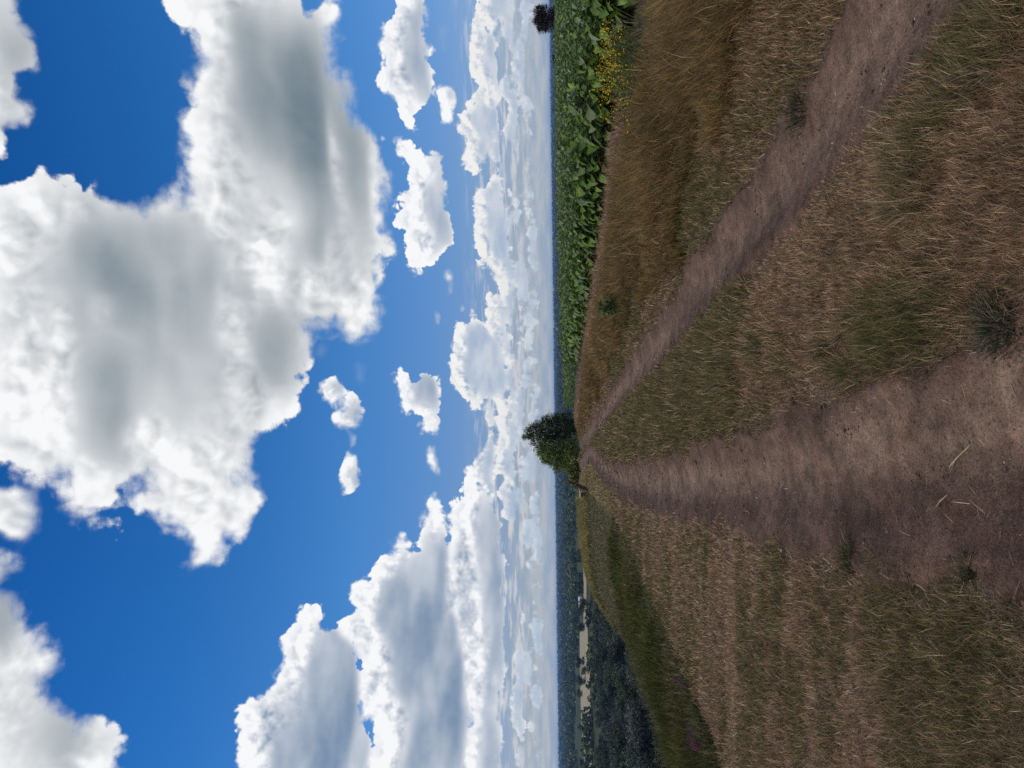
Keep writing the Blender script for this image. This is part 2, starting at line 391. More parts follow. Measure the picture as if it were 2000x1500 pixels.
col = mix(nt, aw*(1.0-al), col, lin(235, 242, 250)); al = al + aw - al*aw
# air between: everything pales into the horizon
hzn = elv.step(-0.01, 0.085, 1.0, 0.0)
col = mix(nt, hzn*0.58, col, lin(168, 190, 210)); al = al.max(hzn*0.8)
blue = mulc(nt, clear_sky(nt, elv.max(0.0), vmath(nt, 'NORMALIZE', comb(nt, x_, y_, elv.max(0.002)))), (SKY_STRENGTH,)*3)
col = mix(nt, al, blue, col)
em = nt.nodes.new('ShaderNodeEmission'); nt.links.new(col.s, em.inputs[0]); em.inputs[1].default_value = 1.0
mo = nt.nodes.new('ShaderNodeOutputMaterial'); nt.links.new(em.outputs[0], mo.inputs[0])
sky.data.materials.append(mat)
# ---- land
# ------------------------------------------------------------------ land: shape of the ground
rng = np.random.RandomState(7)
def vnoise(x, y, seed=0):
    """smooth value noise on arrays, 0..1"""
    xi, yi = np.floor(x).astype(np.int64), np.floor(y).astype(np.int64)
    tx, ty = x-xi, y-yi
    tx, ty = tx*tx*tx*(tx*(tx*6-15)+10), ty*ty*ty*(ty*(ty*6-15)+10)
    def h(i, j):
        n = (i*374761393+j*668265263+seed*974711) & 0x7fffffff
        n = ((n ^ (n >> 13))*1274126177) & 0x7fffffff
        return ((n ^ (n >> 16)) & 0xffff)/65535.0
    return (h(xi, yi)*(1-tx)+h(xi+1, yi)*tx)*(1-ty)+(h(xi, yi+1)*(1-tx)+h(xi+1, yi+1)*tx)*ty
def fbm(x, y, oct_=4, seed=0, rough=0.5):
    a, t, s = 1.0, 0.0, 0.0
    for o in range(oct_):
        t = t+a*vnoise(x*2**o+o*17.3, y*2**o-o*9.1, seed+o); s += a; a *= rough
    return t/s
def sm(a, b, x):
    t = np.clip((x-a)/(b-a), 0, 1); return t*t*(3-2*t)

# plan of the lane: forward distance -> sideways position of its two wheel tracks (metres)
def plan(pixels, extra):
    p = sorted([(g.y, g.x) for g in (ground(*q) for q in pixels)]+extra)
    ys = np.array([q[0] for q in p]); xs = np.array([q[1] for q in p])
    return lambda y: np.interp(y, ys, xs)
xl_ = plan([(2000, 905), (1800, 928), (1600, 945), (1400, 941), (1300, 947), (1240, 945), (1200, 934), (1170, 908), (1152, 884)], [(-60.0, 3.0), (0.0, -0.05), (70.0, -9.0)])
xr_ = plan([(1760, 0), (1700, 92), (1600, 245), (1500, 400), (1400, 512), (1300, 656), (1250, 712), (1200, 780), (1170, 826), (1152, 846)], [(-60.0, 6.5), (0.0, 2.0), (70.0, -7.0)])
def xl(y): return (xl_(y-0.5)+xl_(y)+xl_(y+0.5))/3
def xr(y): return (xr_(y-0.6)+xr_(y)+xr_(y+0.6))/3
def xe(y): return np.interp(y, [-60, 0, 7, 14, 20, 30, 60, 120], [-4.2, -3.75, -3.70, -3.60, -3.65, -4.6, -8.0, -16.0])   # edge of the mown grass
def xc(y): return np.interp(y, [-60, 4, 14, 21, 30, 36, 45, 70, 200], [9.2, 6.7, 5.6, 3.9, 2.4, 1.3, -1.0, -4.0, -10.4])       # edge of the sunflower field
DEPTH = 26.0
def height(x, y, tracks=True):
    x = np.asarray(x, float); y = np.asarray(y, float)
    r = np.hypot(x, y)
    s = np.maximum(0, xe(y)-x)
    k = (0.60+0.22*sm(45, 15, y))/np.maximum(y, 9.0)
    drop = k*s*s+0.10*np.maximum(0, s-np.interp(y, [8, 14, 24, 40, 60], [1.7, 2.5, 3.4, 4.4, 6.0]))**2
    w = np.maximum(0, y-(44+np.minimum(np.maximum(0, x-2)*2.2, 48)))
    drop = drop+0.0016*w*w+0.0012*np.maximum(0, -y-20)**2
    z = -DEPTH*(1-np.exp(-drop/DEPTH))
    z = z+(fbm(x/9.0, y/9.0, 3, 3)-0.5)*0.10*sm(2, 8, r)*(1-sm(60, 120, r))
    z = z+(fbm(x/160, y/160, 3, 5)-0.5)*9.0*sm(150, 600, r)*(1-sm(3500, 5000, r))
    z = z+(13.0+(fbm(x/1500, y/1500, 2, 8)-0.5)*7)*sm(3800, 7200, r)
    # bank of the verge on the right, ruts of the lane
    near = 1-sm(80, 120, r)
    dl, dr = np.abs(x-xl(y)), np.abs(x-xr(y))
    z = z+near*(0.12*sm(0.5, 2.6, x-xr(y))+0.05*np.exp(-((x-(xl(y)+xr(y))/2)/0.7)**2))
    z = z-near*(0.075*np.exp(-(dl/0.34)**2)+0.060*np.exp(-(dr/0.28)**2))
    z = z-near*0.16*np.exp(-((x+5.0)/0.9)**2)*np.exp(-((y-31.0)/0.5)**2)
    if tracks: z = z-near*0.02*((dl < 0.75) | (dr < 0.6))
    return z

def obj(name, me, parent=None, mat=None):
    o = bpy.data.objects.new(name, me); C.objects.link(o)
    if parent is not None: o.parent = parent
    if mat is not None and len(me.materials) == 0: me.materials.append(mat)
    return o
def tag(o, label=None, category=None, group=None, kind=None):
    for k_, v_ in (('label', label), ('category', category), ('group', group), ('kind', kind)):
        if v_: o[k_] = v_
    return o
def empty(name, loc, label=None, category=None, group=None, rz=0.0, scale=None):
    o = bpy.data.objects.new(name, None); C.objects.link(o); o.location = loc; o.rotation_euler = (0, 0, rz); o.empty_display_size = 0.2
    if scale: o.scale = scale
    return tag(o, label, category, group)
def copy_thing(o, loc, rz, scale, label=None, name=None):
    r = o.copy(); C.objects.link(r); r.location = loc; r.rotation_euler = (0, 0, rz); r.scale = scale
    if label: r['label'] = label
    for ch in list(o.children):
        c = ch.copy(); C.objects.link(c); c.parent = r
        for g_ in list(ch.children):
            d = g_.copy(); C.objects.link(d); d.parent = c
    return r
def raw_mesh(name, verts, faces_idx, sizes, col=None, smooth=False):
    me = bpy.data.meshes.new(name)
    verts = np.ascontiguousarray(verts, np.float32); faces_idx = np.ascontiguousarray(faces_idx, np.int32).ravel(); sizes = np.asarray(sizes, np.int64)
    me.vertices.add(len(verts)); me.vertices.foreach_set('co', verts.ravel())
    me.loops.add(len(faces_idx)); me.loops.foreach_set('vertex_index', faces_idx)
    me.polygons.add(len(sizes)); me.polygons.foreach_set('loop_start', (np.cumsum(sizes)-sizes).astype(np.int32))
    if smooth: me.polygons.foreach_set('use_smooth', np.ones(len(sizes), bool))
    me.update(calc_edges=True)
    if col is not None:
        a = me.attributes.new('tint', 'FLOAT_COLOR', 'POINT')
        a.data.foreach_set('color', np.concatenate([col, np.ones((len(col), 1))], 1).astype(np.float32).ravel())
    return me
def tint_attr(nt):
    n = nt.nodes.new('ShaderNodeAttribute'); n.attribute_name = 'tint'; return S(nt, n.outputs['Color'])
def leaf_mat(name, trans=0.3, gloss=0.0, rough=0.5, var=0.25):
    m_ = bpy.data.materials.new(name); m_.use_nodes = True; nt = m_.node_tree; nt.nodes.clear()
    geo = nt.nodes.new('ShaderNodeNewGeometry')
    n1 = noise(nt, S(nt, geo.outputs['Position']), 9.0, 2, 0.5).step(0.3, 0.7, 1-var, 1+var)
    c = mulc(nt, tint_attr(nt), comb(nt, n1, n1, n1))
    o_ = nt.nodes.new('ShaderNodeOutputMaterial')
    b = nt.nodes.new('ShaderNodeBsdfPrincipled'); nt.links.new(c.s, b.inputs['Base Color']); b.inputs['Roughness'].default_value = rough
    b.inputs['Specular IOR Level'].default_value = gloss
    t = nt.nodes.new('ShaderNodeBsdfTranslucent'); nt.links.new(c.s, t.inputs[0])
    ms = nt.nodes.new('ShaderNodeMixShader'); ms.inputs[0].default_value = trans
    nt.links.new(b.outputs[0], ms.inputs[1]); nt.links.new(t.outputs[0], ms.inputs[2]); nt.links.new(ms.outputs[0], o_.inputs[0])
    return m_
def plain_mat(name, color, rough=0.8, nscale=30.0, var=0.3, spec=0.2):
    m_ = bpy.data.materials.new(name); m_.use_nodes = True; nt = m_.node_tree; b = nt.nodes['Principled BSDF']
    tcn = nt.nodes.new('ShaderNodeTexCoord')
    n1 = noise(nt, S(nt, tcn.outputs['Object']), nscale, 4, 0.6).step(0.3, 0.7, 1-var, 1+var)
    nt.links.new(mulc(nt, color, comb(nt, n1, n1, n1)).s, b.inputs['Base Color']); b.inputs['Roughness'].default_value = rough; b.inputs['Specular IOR Level'].default_value = spec
    return m_

GRASS = leaf_mat('dry_grass', 0.22)
LEAF = leaf_mat('leaf', 0.25, 0.25, 0.5)
CROP = leaf_mat('sunflower_leaf', 0.25, 0.35, 0.48)
BARK = plain_mat('bark', (0.07, 0.055, 0.045), 0.9, 14.0, 0.4)

# ------------------------------------------------------------------ ground sheet
def soil_color(x, y):
    """own colour of the ground: bare soil, thatch under the grass, fields far off"""
    r = np.hypot(x, y)
    n = fbm(x*1.3, y*1.3, 4, 21)[..., None]; n2 = fbm(x*0.35, y*0.35, 3, 31)[..., None]
    soil = np.array([0.135, 0.098, 0.074])*(0.75+0.5*n)
    thatch = np.array([0.165, 0.118, 0.078])*(0.6+0.8*n)
    olive = np.array([0.075, 0.070, 0.034])*(0.7+0.6*n)
    d = np.minimum(np.abs(x-xl(y))/0.5, np.abs(x-xr(y))/0.46)[..., None]
    c = thatch*(1-sm(0.45, 0.65, n2))+olive*sm(0.45, 0.65, n2)
    c = soil*(1-sm(0.9, 1.6, d))+c*sm(0.9, 1.6, d)
    weeds = sm(0.0, 0.6, xe(y)-x)[..., None]
    c = c*(1-weeds)+np.array([0.050, 0.055, 0.022])*(0.6+0.8*n)*weeds
    # far country: meadow, woodland floor
    f1 = fbm(x/90, y/90, 3, 41)[..., None]
    far = np.array([0.055, 0.070, 0.030])*(0.7+0.6*f1)
    t = sm(70, 160, r)[..., None]
    return c*(1-t)+far*t
na, nr_ = 900, 420
th = np.linspace(-math.pi, math.pi, na)
th = np.sign(th)*(np.abs(th)/math.pi)**1.7*math.pi        # finer ahead of the camera
rad = np.concatenate([np.linspace(0.05, 1.2, 20), np.geomspace(1.25, 14000, nr_-20)])
R_, T_ = np.meshgrid(rad, th, indexing='ij')
GX, GY = R_*np.sin(T_), R_*np.cos(T_)
GZ = height(GX, GY)
me = grid_mesh('ground', np.stack([GX, GY, GZ], -1).reshape(-1, 3), nr_, na)
me.polygons.foreach_set('use_smooth', np.ones(len(me.polygons), bool))
a = me.attributes.new('tint', 'FLOAT_COLOR', 'POINT')
gc = soil_color(GX, GY).reshape(-1, 3)
a.data.foreach_set('color', np.concatenate([gc, np.ones((len(gc), 1))], 1).astype(np.float32).ravel())
ground_ob = obj('ground', me); tag(ground_ob, kind='structure')
def soil_mat(name, use_tint=True, base=(0.16, 0.12, 0.1), clods=1.0):
    m_ = bpy.data.materials.new(name); m_.use_nodes = True; nt = m_.node_tree; b = nt.nodes['Principled BSDF']
    geo = nt.nodes.new('ShaderNodeNewGeometry'); p = S(nt, geo.outputs['Position'])
    x, y, z = sep(nt, p); q = comb(nt, x, y, 0.0)
    big = noise(nt, q, 1.7, 5, 0.6); med = noise(nt, q, 9.0, 5, 0.65); fine = noise(nt, q, 60.0, 4, 0.7)
    tone = (big.step(0.3, 0.7, 0.70, 1.28)*med.step(0.25, 0.75, 0.66, 1.32)*fine.step(0.2, 0.8, 0.55, 1.45))
    c = mulc(nt, tint_attr(nt) if use_tint else base, comb(nt, tone, tone, tone))
    red = noise(nt, q, 2.6, 4, 0.6).step(0.50, 0.70)
    c = mix(nt, red*0.45, c, mulc(nt, c, (1.14, 0.90, 0.82)))
    crumb = voronoi(nt, q, 85.0, 1, 0.5)
    pits = noise(nt, q, 34.0, 3, 0.6).step(0.63, 0.70)
    c = mix(nt, pits*0.5*clods, c, mulc(nt, c, (0.42, 0.42, 0.46)))
    nt.links.new(c.s, b.inputs['Base Color']); b.inputs['Roughness'].default_value = 0.95; b.inputs['Specular IOR Level'].default_value = 0.08
    bp = nt.nodes.new('ShaderNodeBump'); bp.inputs['Strength'].default_value = 0.9; bp.inputs['Distance'].default_value = 0.03
    hgt = med*0.9+fine*0.35-crumb*0.12*clods-pits*0.4
    nt.links.new(hgt.s, bp.inputs['Height']); nt.links.new(bp.outputs[0], b.inputs['Normal'])
    return m_
SOIL = soil_mat('soil')
me.materials.append(SOIL)

# the two wheel tracks: sheets of bare trodden soil in the ruts
TRACK = soil_mat('trodden_soil')
def track(xf, hw, pale, name, rut, wide, y0=0.9, y1=39.0):
    nv, nu = 520, 44
    ys = np.geomspace(y0, y1, nv); us = np.linspace(-1, 1, nu)
    Y, U = np.meshgrid(ys, us, indexing='ij')
    edge = hw*(0.86+0.55*(fbm(Y*1.6+np.sign(U)*40, U*0+3.0, 4, 51)-0.4))
    X = xf(Y)+U*edge
    lumps = (fbm(X*7, Y*4, 4, 61)-0.5)*0.05+(fbm(X*4.0, Y*1.2, 3, 63)-0.5)*0.05+(fbm(X*24, Y*18, 3, 62)-0.5)*0.016
    side = sm(0.55, 1.0, np.abs(U))
    Z = height(X, Y, tracks=False)+0.004+lumps*(0.35+0.9*side)*(1-sm(0.9, 1.0, np.abs(U)))
    Z = Z-0.022*sm(0.86, 1.0, np.abs(U))
    me = grid_mesh(name, np.stack([X, Y, Z], -1).reshape(-1, 3)[:, :], nv, nu)
    me.flip_normals()
    me.polygons.foreach_set('use_smooth', np.ones(len(me.polygons), bool))
    n = fbm(X*5.0, Y*1.0, 4, 71)[..., None]
    worn = np.exp(-((U-pale(Y))/wide)**2)*(0.55+0.9*fbm(X*1.5, Y*0.6, 3, 72))*(0.75+0.5*fbm(U*9, Y*0.12, 3, 73))
    worn = np.clip(worn, 0, 1)[..., None]
    dark = np.array([0.122, 0.076, 0.055]); light = np.array([0.190, 0.128, 0.090])
    c = (dark*(1-worn)+light*worn)*(0.8+0.4*n)*(1-rut*np.exp(-((U-pale(Y)+0.52)/0.32)**2))[..., None]
    a = me.attributes.new('tint', 'FLOAT_COLOR', 'POINT'); c = c.reshape(-1, 3)
    a.data.foreach_set('color', np.concatenate([c, np.ones((len(c), 1))], 1).astype(np.float32).ravel())
    return tag(obj(name, me, None, TRACK), kind='structure')
track(xl, 0.56, lambda y: np.interp(y, [1, 2.5, 4, 7, 12, 60], [0.42, 0.40, 0.28, 0.02, 0.0, 0.0]), 'dirt_track', 0.14, 0.42)
track(xr, 0.47, lambda y: 0.0*y, 'dirt_track', 0.0, 0.55)

# ------------------------------------------------------------------ grass
def blades(name, P, h, w, lean, ldir, yaw, curve, col, mat, head=None):
    """a sward: every blade a bent tapering ribbon of its own"""
    n = len(P)
    up = np.array([0, 0, 1.0]); ld = np.stack([np.cos(ldir), np.sin(ldir), 0*ldir], 1)
    sd_ = np.stack([np.cos(yaw), np.sin(yaw), 0*yaw], 1)*(w/2)[:, None]
    l2 = lean+curve
    mid = P+(h*0.55)[:, None]*(np.cos(lean)[:, None]*up+np.sin(lean)[:, None]*ld)
    tip = mid+(h*0.45)[:, None]*(np.cos(l2)[:, None]*up+np.sin(l2)[:, None]*ld)
    V = np.stack([P-sd_, P+sd_, mid+sd_*0.8, mid-sd_*0.8, tip], 1).reshape(-1, 3)
    b = (np.arange(n)*5)[:, None]
    idx = np.concatenate([b+np.array([[0, 1, 2, 3]]), b+np.array([[3, 2, 4]])], 1)
    sizes = np.tile([4, 3], n)
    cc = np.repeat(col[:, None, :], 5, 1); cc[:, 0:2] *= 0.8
    if head is not None: cc[:, 4] = cc[:, 4]*0.5+head*0.5; 
    return obj(name, raw_mesh(name, V, idx, sizes, cc.reshape(-1, 3)), None, mat)

def scatter(n, d0, d1, a0, a1, power=1.0):
    """points thinning out with distance the way grass needs detail"""
    u = rng.rand(n); d = d0*(d1/d0)**u
    az = np.radians(a0+(a1-a0)*rng.rand(n))
    return d*np.sin(az), d*np.cos(az), d
def pal(n, colors, weights, var=0.25):
    c = np.array(colors)[rng.choice(len(colors), n, p=np.array(weights)/sum(weights))]
    return c*(1+var*rng.randn(n, 1)).clip(0.45, 1.8)
STRAW = [(0.43, 0.300, 0.190), (0.335, 0.218, 0.132), (0.25, 0.148, 0.088), (0.50, 0.395, 0.285)]
OLIVE = [(0.165, 0.148, 0.060), (0.115, 0.118, 0.045), (0.19, 0.155, 0.07), (0.085, 0.098, 0.050)]
PX = 1/739.0
def zone_of(x, y):
    """0 lane median, 1 mown slope, 2 verge on the right, 3 weeds below the edge, 4 field, -1 bare"""
    z = np.full(x.shape, 0)
    z[x < xl(y)] = 1
    z[x > xr(y)] = 2
    z[x < xe(y)] = 3
    z[x > xc(y)] = 4
    return z
X, Y, D = scatter(2100000, 1.3, 75, -46, 44)
Z_ = zone_of(X, Y)
el_ = 0.50*(0.80+0.5*(fbm(Y*1.6, Y*0+9, 3, 81)-0.4)); er_ = 0.36
dl, dr = np.abs(X-xl(Y)), np.abs(X-xr(Y))
edgen = fbm(X*2.3, Y*2.3, 3, 91)
rag = rng.rand(len(X))
bare = (dl < 0.40*(0.55+0.8*edgen)+np.where(X < xl(Y), 0.16, 0.30)*rag**1.6) | (dr < 0.33*(0.5+0.9*edgen)+0.26*rag**2.2)
patch = fbm(X*0.55, Y*0.35, 4, 101); patch2 = fbm(X*1.9, Y*1.1, 3, 111)
def pick(m): return np.nonzero(m)[0]

def sward(name, sel, hfun, wmul, lean_m, lean_s, bias, bias_w, cols, head=None, curve=(0.2, 0.5)):
    x, y, d = X[sel], Y[sel], D[sel]; n = len(sel)
    h = hfun(x, y, n)
    w = np.maximum(0.0035*wmul, PX*d*0.75)*(0.7+0.6*rng.rand(n))
    lean = np.abs(lean_m+lean_s*rng.randn(n)).clip(0, 1.5)
    ld = rng.rand(n)*6.2832
    if bias is not None:
        k_ = rng.rand(n) < bias_w; ld[k_] = (bias[k_] if isinstance(bias, np.ndarray) else bias)+0.55*rng.randn(k_.sum())
    yaw = rng.rand(n)*3.1416
    z = height(x, y)-0.01
    cu = curve[0]+curve[1]*rng.rand(n)
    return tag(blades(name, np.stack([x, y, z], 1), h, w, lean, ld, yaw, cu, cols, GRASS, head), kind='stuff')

# mown slope: short bleached hay, ridged by the mower across the slope
ridge = fbm(X*0.30+3, Y*2.6/np.maximum(1, Y/9), 3, 121)
m1 = (Z_ == 1) & ~bare
i1 = pick(m1 & (rng.rand(len(X)) < 0.85))
mot = fbm(X[i1]*0.8, Y[i1]*2.0, 4, 123); g1 = sm(0.45, 0.58, patch[i1]*0.25+ridge[i1]*0.30+mot*0.45)
turf1 = sm(18.5, 23, Y[i1])
c_a = pal(len(i1), STRAW, [3, 4, 2, 1.2]); c_b = pal(len(i1), OLIVE+[STRAW[1]], [2, 1.5, 2, 1, 2])
c_a = c_a*(0.72+0.62*mot)[:, None]
cols = np.where((rng.rand(len(i1)) < np.maximum(g1*0.88, turf1*0.8))[:, None], c_b*(1+0.5*turf1)[:, None], c_a)
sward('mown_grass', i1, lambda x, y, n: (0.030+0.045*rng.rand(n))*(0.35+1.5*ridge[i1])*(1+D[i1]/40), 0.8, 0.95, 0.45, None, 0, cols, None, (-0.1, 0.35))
# lane median: trampled straw with greener tufts
m0 = (Z_ == 0) & ~bare
i0 = pick(m0 & (rng.rand(len(X)) < 0.95))
mot0 = fbm(X[i0]*2.4, Y[i0]*1.5, 4, 125); g0 = sm(0.44, 0.57, mot0*0.4+fbm((X[i0]-xl(Y[i0]))*0.9, Y[i0]*0.22, 3, 127)*0.6)
c_a = pal(len(i0), STRAW, [2.5, 4, 3, 0.8]); c_b = pal(len(i0), OLIVE, [2, 2.2, 1.5, 1.5])
g0 = np.maximum(g0, np.exp(-((X[i0]-xl(Y[i0])-0.66)/0.22)**2)*sm(2.7, 3.3, Y[i0])*(1-sm(5.5, 8.5, Y[i0]))*sm(0.40, 0.52, mot0)*1.3)
c_a = c_a*(0.68+0.7*mot0)[:, None]
cols = np.where((rng.rand(len(i0)) < 0.12+g0*0.62)[:, None], c_b, c_a)
hm = 0.065+0.085*g0
sward('median_grass', i0, lambda x, y, n: hm*(0.6+0.8*rng.rand(n))*(0.55+0.45*sm(0.30, 0.9, np.minimum(dl[i0], dr[i0])))*(1+D[i0]/60), 0.8, 0.85, 0.5, None, 0, cols, None, (-0.1, 0.45))
# verge on the right: trodden near the track, then long fine brown grass leaning over
off = X-xr(Y)
m2 = (Z_ == 2) & ~bare
i2 = pick(m2 & (off < 1.9+1.6*(patch2-0.5)) & (rng.rand(len(X)) < 0.9))
c_a = pal(len(i2), STRAW+[(0.20, 0.115, 0.06)], [2, 3, 3, 0.5, 2]); c_b = pal(len(i2), OLIVE, [2, 2, 2, 1])
cols = np.where((rng.rand(len(i2)) < 0.25+0.5*sm(0.45, 0.6, patch[i2]))[:, None], c_b, c_a)
sward('trodden_grass', i2, lambda x, y, n: (0.055+0.10*rng.rand(n))*(0.6+0.6*sm(0.3, 1.6, off[i2])), 0.8, 0.8, 0.5, None, 0, cols, None, (-0.1, 0.45))
i2b = pick(m2 & (off >= 1.2+1.8*(patch2-0.5)))
LONG = [(0.225, 0.135, 0.052), (0.165, 0.105, 0.038), (0.275, 0.180, 0.082), (0.125, 0.112, 0.034), (0.25, 0.105, 0.045)]
tus = fbm(X[i2b]*3.2, Y[i2b]*2.2, 3, 143)
cols = pal(len(i2b), LONG, [3, 3, 1.8, 3.4, 1.8], 0.42)*(0.35+0.6*fbm(X[i2b]*0.9, Y[i2b]*0.6, 3, 141)+0.75*tus)[:, None]
gb = sm(3.2, 4.4, off[i2b])*(1-sm(12.0, 14.5, Y[i2b])); bl = rng.rand(len(i2b)) < gb*0.8; cols[bl] = pal(bl.sum(), [(0.13, 0.155, 0.115), (0.17, 0.18, 0.13), (0.09, 0.115, 0.085)], [1, 1, 1])
pale_ = rng.rand(len(i2b)) < 0.07; cols[pale_] = pal(pale_.sum(), [(0.36, 0.27, 0.15), (0.28, 0.22, 0.11)], [1, 1]); fr = sm(-1.5, -0.6, off[i2b]-(xc(Y[i2b])-xr(Y[i2b]))+0.5*(patch2[i2b]-0.5))
cols = cols*(1-fr[:, None]*0.0)
isf = rng.rand(len(i2b)) < fr*0.92*(1-gb)
cols[isf] = pal(isf.sum(), [(0.50, 0.33, 0.24), (0.42, 0.28, 0.19), (0.34, 0.21, 0.14)], [1, 1, 1], 0.2)
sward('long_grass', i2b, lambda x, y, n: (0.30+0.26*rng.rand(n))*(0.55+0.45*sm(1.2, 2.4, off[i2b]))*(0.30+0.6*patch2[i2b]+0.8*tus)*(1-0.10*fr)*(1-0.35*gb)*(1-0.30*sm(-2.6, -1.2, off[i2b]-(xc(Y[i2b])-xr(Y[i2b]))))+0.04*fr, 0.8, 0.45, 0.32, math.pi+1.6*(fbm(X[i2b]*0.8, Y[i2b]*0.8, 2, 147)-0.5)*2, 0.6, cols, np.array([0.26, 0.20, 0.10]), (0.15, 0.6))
# weeds and tall grass on the slope below the mown edge, paler along the foot path
s_ = xe(Y)-X
m3 = (Z_ == 3)
i3 = pick(m3 & (rng.rand(len(X)) < 0.95))
sp = s_[i3]; xp, yp = X[i3], Y[i3]; wob = (fbm(xp*0.35, yp*0.35, 3, 131)-0.5)*2.4
turf = sm(20.0, 21.6, yp+wob)*(1-sm(33, 39, yp+wob))          # short shelf of turf and the foot path across the slope
tan_ = sm(33, 40, yp+wob)                                      # bleached tall grass along the brow
c_b = pal(len(i3), [(0.080, 0.092, 0.026), (0.056, 0.074, 0.022), (0.105, 0.098, 0.034), (0.12, 0.082, 0.038)], [3, 3, 2, 0.8], 0.35)*(0.35+1.3*fbm(xp*1.1, yp*0.7, 3, 137))[:, None]
dry3 = rng.rand(len(i3)) < 0.30*sm(0.45, 0.65, fbm(xp*0.7, yp*0.6, 3, 139)); c_b[dry3] = pal(dry3.sum(), [(0.22, 0.165, 0.085), (0.17, 0.12, 0.06)], [1, 1])
c_t = pal(len(i3), [(0.17, 0.155, 0.085), (0.21, 0.175, 0.105), (0.125, 0.130, 0.062), (0.28, 0.215, 0.135)], [3, 2, 2.4, 1])
c_y = pal(len(i3), [(0.26, 0.225, 0.085), (0.34, 0.225, 0.105), (0.17, 0.18, 0.055), (0.30, 0.26, 0.13)], [2, 2, 2, 1])
uq = rng.rand(len(i3)); cols = np.where((uq < turf)[:, None], c_t, np.where((uq < tan_)[:, None], c_y, c_b))
brown = (np.hypot((xp+8.0)/1.3, (yp-21.0)/1.8)+0.5*wob < 1.0); cols[brown] = pal(brown.sum(), [(0.24, 0.145, 0.095), (0.18, 0.115, 0.075)], [1, 1])
grey = (rng.rand(len(i3)) < 0.55*sm(1.6, 2.8, sp)*(1-sm(17, 21, yp))); cols[grey] = pal(grey.sum(), [(0.135, 0.135, 0.075), (0.17, 0.15, 0.085)], [1, 1])
edge3 = rng.rand(len(i3)) < 0.5*(1-sm(0.0, 0.7, sp)); cols[edge3] = pal(edge3.sum(), [(0.20, 0.17, 0.10), (0.14, 0.14, 0.08)], [1, 1])
sward('slope_weeds', i3, lambda x, y, n: (0.18+0.26*rng.rand(n))*(1-0.72*turf)*(0.35+1.2*patch2[i3])*(0.45+0.55*sm(0.0, 1.0, sp)), 1.3, 0.5, 0.35, None, 0, cols, None, (0.1, 0.7))

# straw stems with seed heads standing above the long grass
n = 5200; u = rng.rand(n); d_ = 3.0*(48/3.0)**u; az_ = np.radians(-12+56*rng.rand(n)); sx_, sy2 = d_*np.sin(az_), d_*np.cos(az_)
k_ = (sx_-xr(sy2) > 1.4) & (sx_ < xc(sy2)+0.2); sx_, sy2, d_ = sx_[k_], sy2[k_], d_[k_]; n = len(sx_)
P = np.stack([sx_, sy2, height(sx_, sy2)], 1); hh = 0.38+0.25*rng.rand(n); ln = np.abs(0.35+0.3*rng.randn(n)); ld_ = np.where(rng.rand(n) < 0.6, math.pi+0.6*rng.randn(n), rng.rand(n)*6.28)
c_ = pal(n, [(0.38, 0.29, 0.16), (0.30, 0.22, 0.11), (0.44, 0.36, 0.22)], [1, 1, 1], 0.2)
st_ = blades('seed_heads', P, hh, np.maximum(0.0026, PX*d_*0.45), ln, ld_, rng.rand(n)*3.14, 0.35+0.3*rng.rand(n), c_, GRASS)
tag(st_, kind='stuff')
# ---- objects
# ------------------------------------------------------------------ helpers for plants
def rnd(a, b): return a+(b-a)*rng.rand()
def hgt(x, y): return float(height(np.array([x]), np.array([y]))[0])
class Geo:
    """collects vertices / faces / colours of one mesh"""
    def __init__(s): s.v, s.f, s.n, s.c, s.k = [], [], [], [], 0
    def add(s, V, F, size, col):
        V = np.asarray(V, float); F = np.asarray(F)
        s.v.append(V); s.f.append((F+s.k).ravel()); s.n.append(np.full(F.shape[0], size)); s.k += len(V)
        s.c.append(np.broadcast_to(np.asarray(col, float), (len(V), 3)))
    def tube(s, pts, rads, col, n=6):
        pts = [np.array(p, float) for p in pts]; V = []; F = []
        for i, p in enumerate(pts):
            d = pts[min(i+1, len(pts)-1)]-pts[max(i-1, 0)]; d = d/(np.linalg.norm(d)+1e-9)
            a = np.cross(d, [0.31, 0.95, 0.05] if abs(d[1]) < 0.8 else [1, 0, 0]); a /= np.linalg.norm(a); b = np.cross(d, a)
            for k in range(n):
                t = 6.28318*k/n; V.append(p+rads[i]*(math.cos(t)*a+math.sin(t)*b))
        for i in range(len(pts)-1):
            for k in range(n): F.append([i*n+k, i*n+(k+1) % n, (i+1)*n+(k+1) % n, (i+1)*n+k])
        s.add(V, F, 4, col)
        s.add(V[-n:], [list(range(n))], n, col)
    def box(s, c, size, col, rot=None):
        c = np.array(c, float); h = np.array(size, float)/2; e = 0.12*min(size)
        V = []; 
        for dz, ins in ((-1, 1), (-1, 0), (1, 0), (1, 1)):
            zz = h[2]*dz if ins else (h[2]-e)*dz; q = h[:2]-(e if ins else 0)
            V += [[-q[0], -q[1], zz], [q[0], -q[1], zz], [q[0], q[1], zz], [-q[0], q[1], zz]]
        V = np.array(V)
        if rot is not None: V = V @ np.array(rot).T
        F = [[i*4+k, i*4+(k+1) % 4, (i+1)*4+(k+1) % 4, (i+1)*4+k] for i in range(3) for k in range(4)]+[[3, 2, 1, 0], [12, 13, 14, 15]]
        s.add(V+c, F, 4, col)
    def mesh(s, name, smooth=False):
        return raw_mesh(name, np.concatenate(s.v), np.concatenate(s.f), np.concatenate(s.n), np.concatenate(s.c), smooth)
    def empty(s): return s.k == 0
def rodrig(V, axis, ang):
    axis = axis/np.linalg.norm(axis, axis=-1, keepdims=True); c, sn = np.cos(ang)[..., None], np.sin(ang)[..., None]
    return V*c+np.cross(axis, V)*sn+axis*np.sum(axis*V, -1, keepdims=True)*(1-c)
